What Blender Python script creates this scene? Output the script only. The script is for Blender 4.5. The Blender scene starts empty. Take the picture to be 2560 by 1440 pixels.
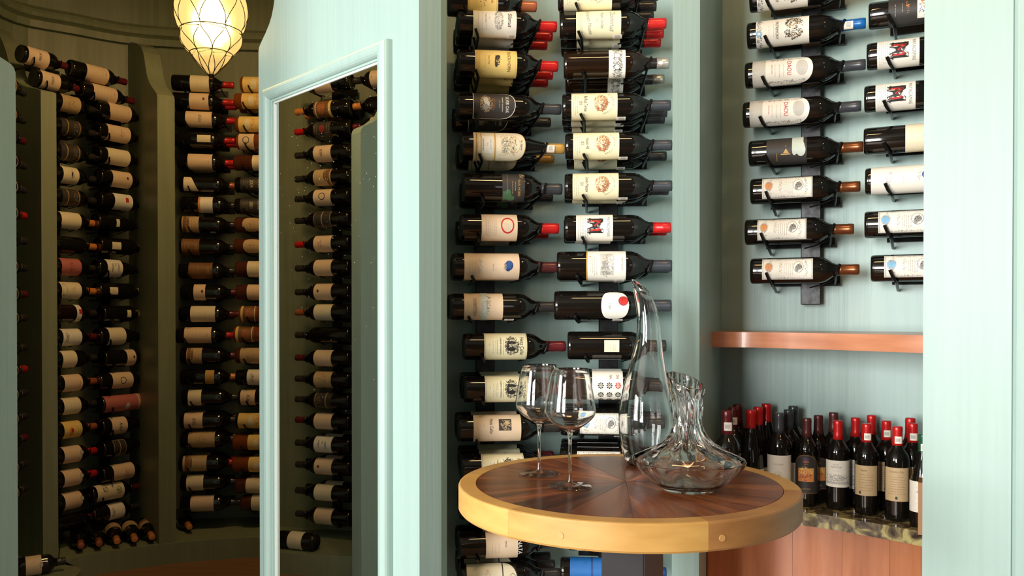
import bpy, bmesh, math, random
from math import sin, cos, pi, radians, sqrt
from mathutils import Vector, Matrix

# ------------------------------------------------------------------ camera, world, light, exposure
C = bpy.context.scene.collection
SC = bpy.context.scene
F, YH, EYE, TILT = 2100.0, 782.0, 1.40, radians(0.5)
SHIFT = (YH - 720) + F * math.tan(TILT)

cam_d = bpy.data.cameras.new('camera')
cam = bpy.data.objects.new('camera', cam_d)
C.objects.link(cam)
cam_d.sensor_width = 36.0
cam_d.lens = 36.0 * F / 2560.0
cam_d.shift_y = SHIFT / 2560.0
cam_d.clip_start = 0.05
cam.location = (0, 0, EYE)
cam.rotation_euler = (pi / 2 - TILT, 0, 0)
SC.camera = cam

SC.view_settings.view_transform = 'Standard'
SC.view_settings.look = 'None'
SC.view_settings.gamma = 1.0
SC.view_settings.use_curve_mapping = False
SC.view_settings.exposure = 0.0

w = bpy.data.worlds.new('world')
SC.world = w
w.use_nodes = True
w.node_tree.nodes['Background'].inputs[0].default_value = (0.75, 0.85, 1.0, 1)
w.node_tree.nodes['Background'].inputs[1].default_value = 0.1


def area(name, loc, target, sx, sy, power, col):
    l = bpy.data.lights.new(name, 'AREA')
    l.shape = 'RECTANGLE'
    l.size, l.size_y = sx, sy
    l.energy = power
    l.color = col
    o = bpy.data.objects.new(name, l)
    C.objects.link(o)
    o.location = loc
    o.rotation_euler = (Vector(target) - Vector(loc)).to_track_quat('-Z', 'Y').to_euler()
    l.cycles.is_caustics_light = name.startswith('window')
    return o


# daylight through the rear window, then two added fill lights placed as windows
area('window_and_fill_light', (-2.95, -3.12, 1.85), (-2.4, 0.0, 1.75), 1.4, 2.0, 470, (1.0, 0.985, 0.95))
area('window_and_fill_light', (1.3, -3.12, 1.85), (0.2, 1.0, 1.6), .6, 1.6, 4, (1.0, 0.985, 0.95))  # added weak fill from the right, brightens the door jamb
area('window_and_fill_light', (-4.15, -1.0, 1.9), (0.0, 1.0, 1.6), 1.5, 1.9, 255, (1.0, 0.985, 0.95))  # added fill from the left, brightens pier and mirror partition
# warm ceiling lamps of the tasting room, then an added unseen cellar fill
area('ceiling_lamp_light', (0.2, 1.5, 3.12), (0.2, 1.8, 0), 0.5, 0.13, 10, (1.0, 0.60, 0.26))
area('ceiling_lamp_light', (1.0, 0.9, 3.12), (1.0, 1.3, 0), 0.16, 0.16, 4, (1.0, 0.66, 0.33))
area('cellar_fill_light', (-1.05, 3.0, 3.02), (-1.15, 3.3, 0), 0.3, 0.3, 13.5, (1.0, 0.60, 0.24))


# ------------------------------------------------------------------ helpers
def at(px, py, Y):
    """world point at depth Y seen at pixel (px, py) of the 2560x1440 frame"""
    a = (px - 1280) / F
    b = (720 + SHIFT - py) / F
    d = (a, b * sin(TILT) + cos(TILT), b * cos(TILT) - sin(TILT))
    k = Y / d[1]
    return Vector((d[0] * k, Y, EYE + d[2] * k))


def plan(px, Y):
    p = at(px, YH, Y)
    return (p.x, p.y)


def zat(py, Y):
    return at(1280, py, Y).z


MATS = {}


def mat(name, col, rough=0.5, metal=0.0, **kw):
    if name in MATS:
        return MATS[name]
    m = bpy.data.materials.new(name)
    m.use_nodes = True
    p = m.node_tree.nodes['Principled BSDF']
    p.inputs['Base Color'].default_value = (*col, 1)
    p.inputs['Roughness'].default_value = rough
    p.inputs['Metallic'].default_value = metal
    for k, v in kw.items():
        p.inputs[k].default_value = v
    MATS[name] = m
    return m


def noisy(name, c1, c2, rough, scale, stretch=(1, 1, 1), detail=4, bump=0.0, contrast=(0.3, 0.7), rand=0.0, metal=0.0, c3=None, coat=0.0, distort=0.0):
    """paint / wood / stone: two or three colours mixed by stretched noise in object space"""
    if name in MATS:
        return MATS[name]
    m = mat(name, c1, rough, metal)
    nt = m.node_tree
    N, L = nt.nodes, nt.links
    p = N['Principled BSDF']
    tc = N.new('ShaderNodeTexCoord')
    mp = N.new('ShaderNodeMapping')
    mp.inputs['Scale'].default_value = stretch
    L.new(tc.outputs['Object'], mp.inputs[0])
    vec = mp.outputs[0]
    oi = N.new('ShaderNodeObjectInfo')
    if rand:
        ad = N.new('ShaderNodeVectorMath')
        ad.operation = 'ADD'
        sc = N.new('ShaderNodeVectorMath')
        sc.operation = 'SCALE'
        sc.inputs['Scale'].default_value = 37.0
        cb = N.new('ShaderNodeCombineXYZ')
        for i in range(3):
            L.new(oi.outputs['Random'], cb.inputs[i])
        L.new(cb.outputs[0], sc.inputs[0])
        L.new(vec, ad.inputs[0])
        L.new(sc.outputs[0], ad.inputs[1])
        vec = ad.outputs[0]
    nz = N.new('ShaderNodeTexNoise')
    nz.inputs['Scale'].default_value = scale
    nz.inputs['Detail'].default_value = detail
    nz.inputs['Distortion'].default_value = distort
    L.new(vec, nz.inputs['Vector'])
    cr = N.new('ShaderNodeValToRGB')
    cr.color_ramp.elements[0].position = contrast[0]
    cr.color_ramp.elements[1].position = contrast[1]
    cr.color_ramp.elements[0].color = (*c1, 1)
    cr.color_ramp.elements[1].color = (*c2, 1)
    if c3:
        e = cr.color_ramp.elements.new((contrast[0] + contrast[1]) / 2)
        e.color = (*c3, 1)
    L.new(nz.outputs['Fac'], cr.inputs[0])
    out = cr.outputs[0]
    if rand:
        hs = N.new('ShaderNodeHueSaturation')
        mr = N.new('ShaderNodeMapRange')
        mr.inputs['To Min'].default_value = 1 - rand
        mr.inputs['To Max'].default_value = 1 + rand
        L.new(oi.outputs['Random'], mr.inputs['Value'])
        L.new(mr.outputs[0], hs.inputs['Value'])
        L.new(out, hs.inputs['Color'])
        out = hs.outputs[0]
    L.new(out, p.inputs['Base Color'])
    if coat:
        p.inputs['Coat Weight'].default_value = coat
        p.inputs['Coat Roughness'].default_value = 0.08
    if bump:
        b = N.new('ShaderNodeBump')
        b.inputs['Strength'].default_value = bump
        b.inputs['Distance'].default_value = 0.01
        L.new(nz.outputs['Fac'], b.inputs['Height'])
        L.new(b.outputs[0], p.inputs['Normal'])
    return m


PAINT = noisy('mint paint', (0.318, 0.458, 0.428), (0.358, 0.498, 0.466), 0.42, 3.0, (26, 26, 0.6), 6, 0.08, (0.22, 0.78))
MINT_DIMMED = noisy('dimmed mint cellar paint', (0.185, 0.215, 0.135), (0.235, 0.27, 0.175), 0.45, 3.0, (14, 14, 0.7), 5, 0.12, (0.25, 0.75))  # mint paint darkened to olive; cellar dimness and lamp tint put into colour
PAINT2 = noisy('ceiling paint', (0.20, 0.18, 0.15), (0.25, 0.225, 0.19), 0.7, 2.0)
ROOM = noisy('room plaster', (0.10, 0.09, 0.075), (0.13, 0.115, 0.095), 0.8, 2.0)
FLOORM = noisy('terracotta boards', (0.20, 0.09, 0.04), (0.30, 0.145, 0.065), 0.35, 3.0, (1, 9, 1), 4, 0.05)
BLACK = mat('black iron', (0.012, 0.012, 0.013), 0.32, 0.6)
BARM = noisy('black steel bar', (0.03, 0.03, 0.032), (0.05, 0.05, 0.052), 0.36, 60, (1, 1, 1), 3, 0.05, metal=0.8)
PEDM = noisy('grey painted steel', (0.05, 0.05, 0.055), (0.065, 0.065, 0.07), 0.5, 6, metal=0.3)
GLASSB = mat('dark bottle glass', (0.006, 0.005, 0.004), 0.045, 0.0, **{'Specular IOR Level': 0.6})
GLASSBR = mat('brown bottle glass', (0.012, 0.0055, 0.0025), 0.05, 0.0, **{'Specular IOR Level': 0.6})
AMBER = mat('amber bottle glass', (0.20, 0.05, 0.010), 0.06, 0.0, **{'Specular IOR Level': 0.6})
ROSE = mat('brown spirit in glass', (0.08, 0.022, 0.010), 0.06, 0.0, **{'Specular IOR Level': 0.6})
VENEER = noisy('walnut veneer', (0.055, 0.014, 0.005), (0.30, 0.105, 0.034), 0.27, 3.2, (1.0, 12, 6), 6, 0.0, (0.28, 0.78), rand=0.5, c3=(0.19, 0.056, 0.018), coat=0.0, distort=0.6)
VENEER.node_tree.nodes['Principled BSDF'].inputs['Specular IOR Level'].default_value = 0.32
HONEY = noisy('honey maple', (0.50, 0.27, 0.068), (0.63, 0.365, 0.105), 0.45, 5.0, (2, 2, 8), 5, 0.0, (0.3, 0.7), rand=0.10)
HONEY2 = noisy('browner maple', (0.30, 0.135, 0.04), (0.40, 0.195, 0.06), 0.5, 5.0, (2, 2, 8), 5, 0.0, (0.3, 0.7))
CHERRY = noisy('cherry veneer', (0.36, 0.115, 0.045), (0.50, 0.19, 0.085), 0.32, 4.0, (9, 9, 0.7), 5, 0.0, (0.3, 0.7), rand=0.02, coat=0.2)
CHERRYH = noisy('cherry shelf wood', (0.40, 0.13, 0.05), (0.56, 0.22, 0.10), 0.32, 4.0, (1.2, 1.2, 12), 5, 0.0, (0.3, 0.7), coat=0.2)
GRANITE = noisy('brown green granite', (0.03, 0.022, 0.018), (0.46, 0.40, 0.17), 0.12, 26.0, (1, 1, 1), 8, 0.0, (0.34, 0.64), c3=(0.15, 0.12, 0.07), distort=1.2)
GLASS = mat('clear crystal', (1, 1, 1), 0.0, 0.0, **{'Transmission Weight': 1.0, 'IOR': 1.48})


def clear_glass(name, glass_share):
    """thin clear crystal: light goes straight through the wall, its surfaces reflect by Fresnel; a share of it refracts"""
    m = bpy.data.materials.new(name)
    m.use_nodes = True
    nt = m.node_tree
    nt.nodes.clear()
    N, L = nt.nodes, nt.links
    out = N.new('ShaderNodeOutputMaterial')
    tr = N.new('ShaderNodeBsdfTransparent')
    tr.inputs[0].default_value = (.985, .99, .988, 1)
    gs = N.new('ShaderNodeBsdfGlossy')
    gs.inputs['Roughness'].default_value = 0.0
    fr = N.new('ShaderNodeFresnel')
    ge = N.new('ShaderNodeNewGeometry')
    mr = N.new('ShaderNodeMapRange')
    mr.inputs['To Min'].default_value = 1.5
    mr.inputs['To Max'].default_value = 1 / 1.5
    L.new(ge.outputs['Backfacing'], mr.inputs['Value'])
    L.new(mr.outputs[0], fr.inputs['IOR'])
    mx = N.new('ShaderNodeMixShader')
    L.new(fr.outputs[0], mx.inputs[0])
    L.new(tr.outputs[0], mx.inputs[1])
    L.new(gs.outputs[0], mx.inputs[2])
    gl = N.new('ShaderNodeBsdfGlass')
    gl.inputs['Roughness'].default_value = 0.0
    gl.inputs['IOR'].default_value = 1.48
    mx2 = N.new('ShaderNodeMixShader')
    mx2.inputs[0].default_value = glass_share
    L.new(mx.outputs[0], mx2.inputs[1])
    L.new(gl.outputs[0], mx2.inputs[2])
    L.new(mx2.outputs[0], out.inputs[0])
    MATS[name] = m
    return m


THIN = clear_glass('thin blown crystal', 0.0)
MIRROR = mat('dark mirror', (0.74, 0.74, 0.70), 0.012, 1.0)
MEDGE = mat('bevelled mirror edge', (0.62, 0.68, 0.64), 0.15, 0.0)
BRASS = mat('dark bronze wire', (0.06, 0.035, 0.015), 0.4, 0.8)
DARKW = mat('wood side panel', (0.35, 0.16, 0.05), 0.4)

INKC = {
    'black': (0.015, 0.013, 0.012), 'grey': (0.28, 0.27, 0.25), 'lgrey': (0.50, 0.49, 0.45), 'red': (0.55, 0.015, 0.015), 'dred': (0.25, 0.02, 0.02),
    'gold': (0.55, 0.33, 0.08), 'orange': (0.72, 0.27, 0.07), 'blue': (0.02, 0.09, 0.30), 'sky': (0.20, 0.45, 0.68), 'green': (0.06, 0.15, 0.07), 'white': (0.82, 0.80, 0.74),
    'cream': (0.80, 0.72, 0.52), 'yellow': (0.82, 0.60, 0.20), 'brown': (0.20, 0.09, 0.03), 'tan': (0.55, 0.40, 0.22), 'dark': (0.035, 0.032, 0.030), 'pink': (0.50, 0.15, 0.14),
    'ivory': (0.84, 0.81, 0.72), 'paleyellow': (0.82, 0.76, 0.50), 'peach': (0.78, 0.60, 0.42), 'slate': (0.05, 0.055, 0.065), 'mintgrey': (0.55, 0.62, 0.55), 'darkgreen': (0.02, 0.10, 0.05),
    'rust': (0.40, 0.12, 0.05), 'violet': (0.10, 0.05, 0.15), 'silver': (0.55, 0.53, 0.47), 'maroon': (0.13, 0.015, 0.02), 'navy': (0.015, 0.05, 0.19), 'royal': (0.01, 0.13, 0.42), 'wine': (0.10, 0.025, 0.025), 'copper': (0.22, 0.075, 0.028)}


def ink(k):
    return mat('ink ' + k, INKC[k], 0.55)


def mesh_obj(name, bm, m, parent=None, smooth=False):
    me = bpy.data.meshes.new(name)
    bmesh.ops.recalc_face_normals(bm, faces=bm.faces)
    bm.to_mesh(me)
    bm.free()
    for x in (m if isinstance(m, (list, tuple)) else [m]):
        me.materials.append(x)
    if smooth:
        for p in me.polygons:
            p.use_smooth = True
        me.set_sharp_from_angle(angle=radians(42))
    o = bpy.data.objects.new(name, me)
    C.objects.link(o)
    if parent:
        o.parent = parent
    return o


def data_obj(name, me, parent=None):
    o = bpy.data.objects.new(name, me)
    C.objects.link(o)
    if parent:
        o.parent = parent
    return o


def thing(name, label, cat, loc=(0, 0, 0), group=None):
    o = bpy.data.objects.new(name, None)
    C.objects.link(o)
    o.location = loc
    o.empty_display_size = 0.05
    tag(o, label, cat, group)
    return o


def tag(o, label, cat, group=None):
    o['label'] = label
    o['category'] = cat
    if group:
        o['group'] = group
    return o


def struct(o):
    o['kind'] = 'structure'
    return o


def prism(bm, poly, z0, z1):
    lo = [bm.verts.new((x, y, z0)) for x, y in poly]
    hi = [bm.verts.new((x, y, z1)) for x, y in poly]
    n = len(poly)
    bm.faces.new(lo[::-1])
    bm.faces.new(hi)
    for i in range(n):
        j = (i + 1) % n
        bm.faces.new((lo[i], lo[j], hi[j], hi[i]))


def slab(bm, outline, origin, ux, nrm, thick):
    """outline in (s, z) of a vertical plane through origin along ux, made thick along nrm"""
    o, ux, n = Vector(origin), Vector(ux), Vector(nrm)
    f = [bm.verts.new(o + ux * s + Vector((0, 0, z))) for s, z in outline]
    b = [bm.verts.new(o + ux * s + Vector((0, 0, z)) + n * thick) for s, z in outline]
    k = len(outline)
    bm.faces.new(f)
    bm.faces.new(b[::-1])
    for i in range(k):
        j = (i + 1) % k
        bm.faces.new((f[i], f[j], b[j], b[i]))


def strip_wall(bm, pts, z0, z1, thick):
    """a wall along a polyline, thickness added on the left of the direction"""
    n = len(pts)
    off = []
    for i in range(n):
        a = Vector(pts[max(i - 1, 0)])
        b = Vector(pts[min(i + 1, n - 1)])
        d = (b - a).normalized()
        off.append((pts[i][0] - d.y * thick, pts[i][1] + d.x * thick))
    prism_quads(bm, pts, off, z0, z1)


def prism_quads(bm, A, B, z0, z1):
    n = len(A)
    v = [[bm.verts.new((p[0], p[1], z)) for p in L_] for L_ in (A, B) for z in (z0, z1)]
    a0, a1, b0, b1 = v
    for i in range(n - 1):
        bm.faces.new((a0[i], a0[i + 1], a1[i + 1], a1[i]))
        bm.faces.new((b0[i + 1], b0[i], b1[i], b1[i + 1]))
        bm.faces.new((a1[i], a1[i + 1], b1[i + 1], b1[i]))
        bm.faces.new((a0[i + 1], a0[i], b0[i], b0[i + 1]))
    bm.faces.new((a0[0], a1[0], b1[0], b0[0]))
    bm.faces.new((a0[-1], b0[-1], b1[-1], a1[-1]))


def smooth_path(pts, n=8):
    out = []
    P = [Vector(p) for p in pts]
    P = [P[0] * 2 - P[1]] + P + [P[-1] * 2 - P[-2]]
    for i in range(1, len(P) - 2):
        for k in range(n):
            t = k / n
            a, b, c, d = P[i - 1], P[i], P[i + 1], P[i + 2]
            out.append(0.5 * ((2 * b) + (c - a) * t + (2 * a - 5 * b + 4 * c - d) * t * t + (3 * b - a - 3 * c + d) * t ** 3))
    out.append(P[-2])
    return [tuple(p) for p in out]


def tube(bm, pts, r, seg=8, closed=False):
    P = [Vector(p) for p in pts]
    n = len(P)
    rings = []
    up = Vector((0.13, 0.27, 0.95)).normalized()
    for i in range(n):
        if closed:
            d = (P[(i + 1) % n] - P[i - 1]).normalized()
        else:
            d = (P[min(i + 1, n - 1)] - P[max(i - 1, 0)]).normalized()
        x = d.cross(up)
        if x.length < 0.05:
            x = d.cross(Vector((1, 0, 0)))
        x.normalize()
        y = d.cross(x)
        rr = r[i] if isinstance(r, (list, tuple)) else r
        rings.append([bm.verts.new(P[i] + (x * cos(a) + y * sin(a)) * rr) for a in [2 * pi * k / seg for k in range(seg)]])
    m = n if closed else n - 1
    for i in range(m):
        A, B = rings[i], rings[(i + 1) % n]
        for k in range(seg):
            j = (k + 1) % seg
            bm.faces.new((A[k], A[j], B[j], B[k]))
    if not closed:
        bm.faces.new(rings[0])
        bm.faces.new(rings[-1][::-1])


def lathe(bm, prof, seg=28, cap0=True, cap1=True, mod=None):
    rings = []
    for r, z in prof:
        if r < 1e-6:
            rings.append([bm.verts.new((0, 0, z))])
        else:
            rings.append([bm.verts.new(((r * (mod(a, z) if mod else 1)) * cos(a), (r * (mod(a, z) if mod else 1)) * sin(a), z)) for a in [2 * pi * k / seg for k in range(seg)]])
    for A, B in zip(rings, rings[1:]):
        for k in range(seg):
            j = (k + 1) % seg
            if len(A) == 1:
                bm.faces.new((A[0], B[k], B[j]))
            elif len(B) == 1:
                bm.faces.new((A[k], A[j], B[0]))
            else:
                bm.faces.new((A[k], A[j], B[j], B[k]))
    if cap0 and len(rings[0]) > 1:
        bm.faces.new(rings[0][::-1])
    if cap1 and len(rings[-1]) > 1:
        bm.faces.new(rings[-1])


def box(bm, c, s):
    x, y, z = s[0] / 2, s[1] / 2, s[2] / 2
    v = [bm.verts.new((c[0] + i * x, c[1] + j * y, c[2] + k * z)) for k in (-1, 1) for i, j in ((-1, -1), (1, -1), (1, 1), (-1, 1))]
    for f in ((3, 2, 1, 0), (4, 5, 6, 7), (0, 1, 5, 4), (1, 2, 6, 5), (2, 3, 7, 6), (3, 0, 4, 7)):
        bm.faces.new([v[i] for i in f])


# ------------------------------------------------------------------ label designs (flat print on wrapped paper)
# items: t text, arc text on an arc, lines fine print, rect, disc, ring, scrib engraving strokes, band, frame
# coordinates: v in mm across the label, a in 0..1 from its lower edge to its upper edge
def creek(name, year):
    return dict(paper='paleyellow', desc='cream label with round landscape emblem', it=[
        ('disc', -3, .64, 25, 20, 'tan'), ('scrib', -3, .64, 46, 36, 90, 3, 'rust', 6), ('scrib', -8, .60, 34, 26, 34, 5, 'paleyellow', 7), ('scrib', 0, .72, 38, 18, 90, 8, 'brown', 2.5),
        ('arc', 'diamond creek', -3, .66, 32, 52, -80, 8, 'grey'), ('t', name, -2, .31, 13.5, 'black', dict(sx=.46)), ('t', year, -2, .20, 12, 'black', dict(sx=.46)),
        ('lines', .04, .13, 3, 54, 'lgrey')])


def bond(c, dword):
    return dict(paper='ivory', half=52, desc='banknote-style label with %s dot' % dword, it=[
        ('frame', 2.5, .9, 'grey'), ('frame', 4.6, .5, 'lgrey'), ('disc', -4, .135, 14, 11.5, 'lgrey'), ('scrib', -4, .135, 28, 23, 44, 4, 'grey', 2.5), ('disc', -4, .135, 11, 9.2, c),
        ('scrib', 0, .14, 56, 14, 40, 6, 'grey', 3), ('scrib', 0, .86, 56, 12, 40, 9, 'grey', 3), ('disc', -4, .72, 16.5, 14, 'grey'), ('disc', -4, .72, 15, 12.6, 'ivory'),
        ('disc', -4, .735, 8, 8.5, 'grey'), ('disc', 2, .69, 9, 5, 'grey'), ('scrib', -4, .73, 19, 17, 46, 2, 'black', 2.6), ('scrib', -3, .36, 32, 12, 34, 12, 'lgrey', 3), ('lines', .44, .60, 5, 34, 'lgrey'),
        ('scrib', -28, .5, 3, 92, 46, 14, 'grey', 2.5), ('scrib', 28, .5, 3, 92, 46, 15, 'grey', 2.5)])


def heitz(full=True):
    if full:
        return dict(paper='paleyellow', desc='pale yellow label with framed cellar engraving', it=[
            ('frame', 3, .6, 'grey'), ('scrib', -4, .63, 54, 42, 300, 21, 'black', 4.2), ('scrib', -4, .63, 36, 30, 60, 23, 'paleyellow', 4), ('disc', -12, .64, 5, 12, 'black'), ('disc', 6, .64, 6, 11, 'black'), ('disc', -3, .55, 14, 3, 'black'),
            ('t', 'Heitz Cellar', -2, .87, 15.5, 'black', dict(sx=.72)), ('lines', .30, .44, 3, 54, 'grey'), ('t', 'CABERNET SAUVIGNON', -4, .38, 4.4, 'black', {}), ('t', '2014', -6, .12, 4, 'grey', {}), ('lines', .2, .26, 2, 40, 'lgrey')])
    return dict(paper='peach', desc='plain buff label with small dark woodcut', it=[
        ('rect', -14, .66, 34, 36, 'dark'), ('scrib', -14, .66, 28, 30, 60, 31, 'tan', 5), ('disc', -20, .70, 5, 6, 'tan'), ('t', 'Heitz Cellar', -10, .37, 14.5, 'black', dict(sx=.62)), ('t', '2014', -12, .22, 3.6, 'grey', {})])


def maya():
    return dict(paper='ivory', desc='white label with large black-and-red initial', it=[
        ('t', 'M', -4, .50, 54, 'black', dict(sx=1.05, bold=.07)), ('t', 'M', -4, .50, 49, 'red', dict(sx=.99)), ('scrib', -4, .53, 20, 22, 40, 47, 'black', 5), ('scrib', -20, .64, 12, 8, 24, 41, 'black', 4), ('scrib', 13, .64, 12, 8, 24, 42, 'black', 4), ('scrib', -20, .36, 14, 8, 24, 44, 'black', 4), ('scrib', 12, .36, 14, 8, 24, 45, 'black', 4),
        ('t', 'MAYACAMAS', -2, .87, 12, 'grey', dict(sx=.85)), ('lines', .06, .30, 6, 64, 'lgrey')])


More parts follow.
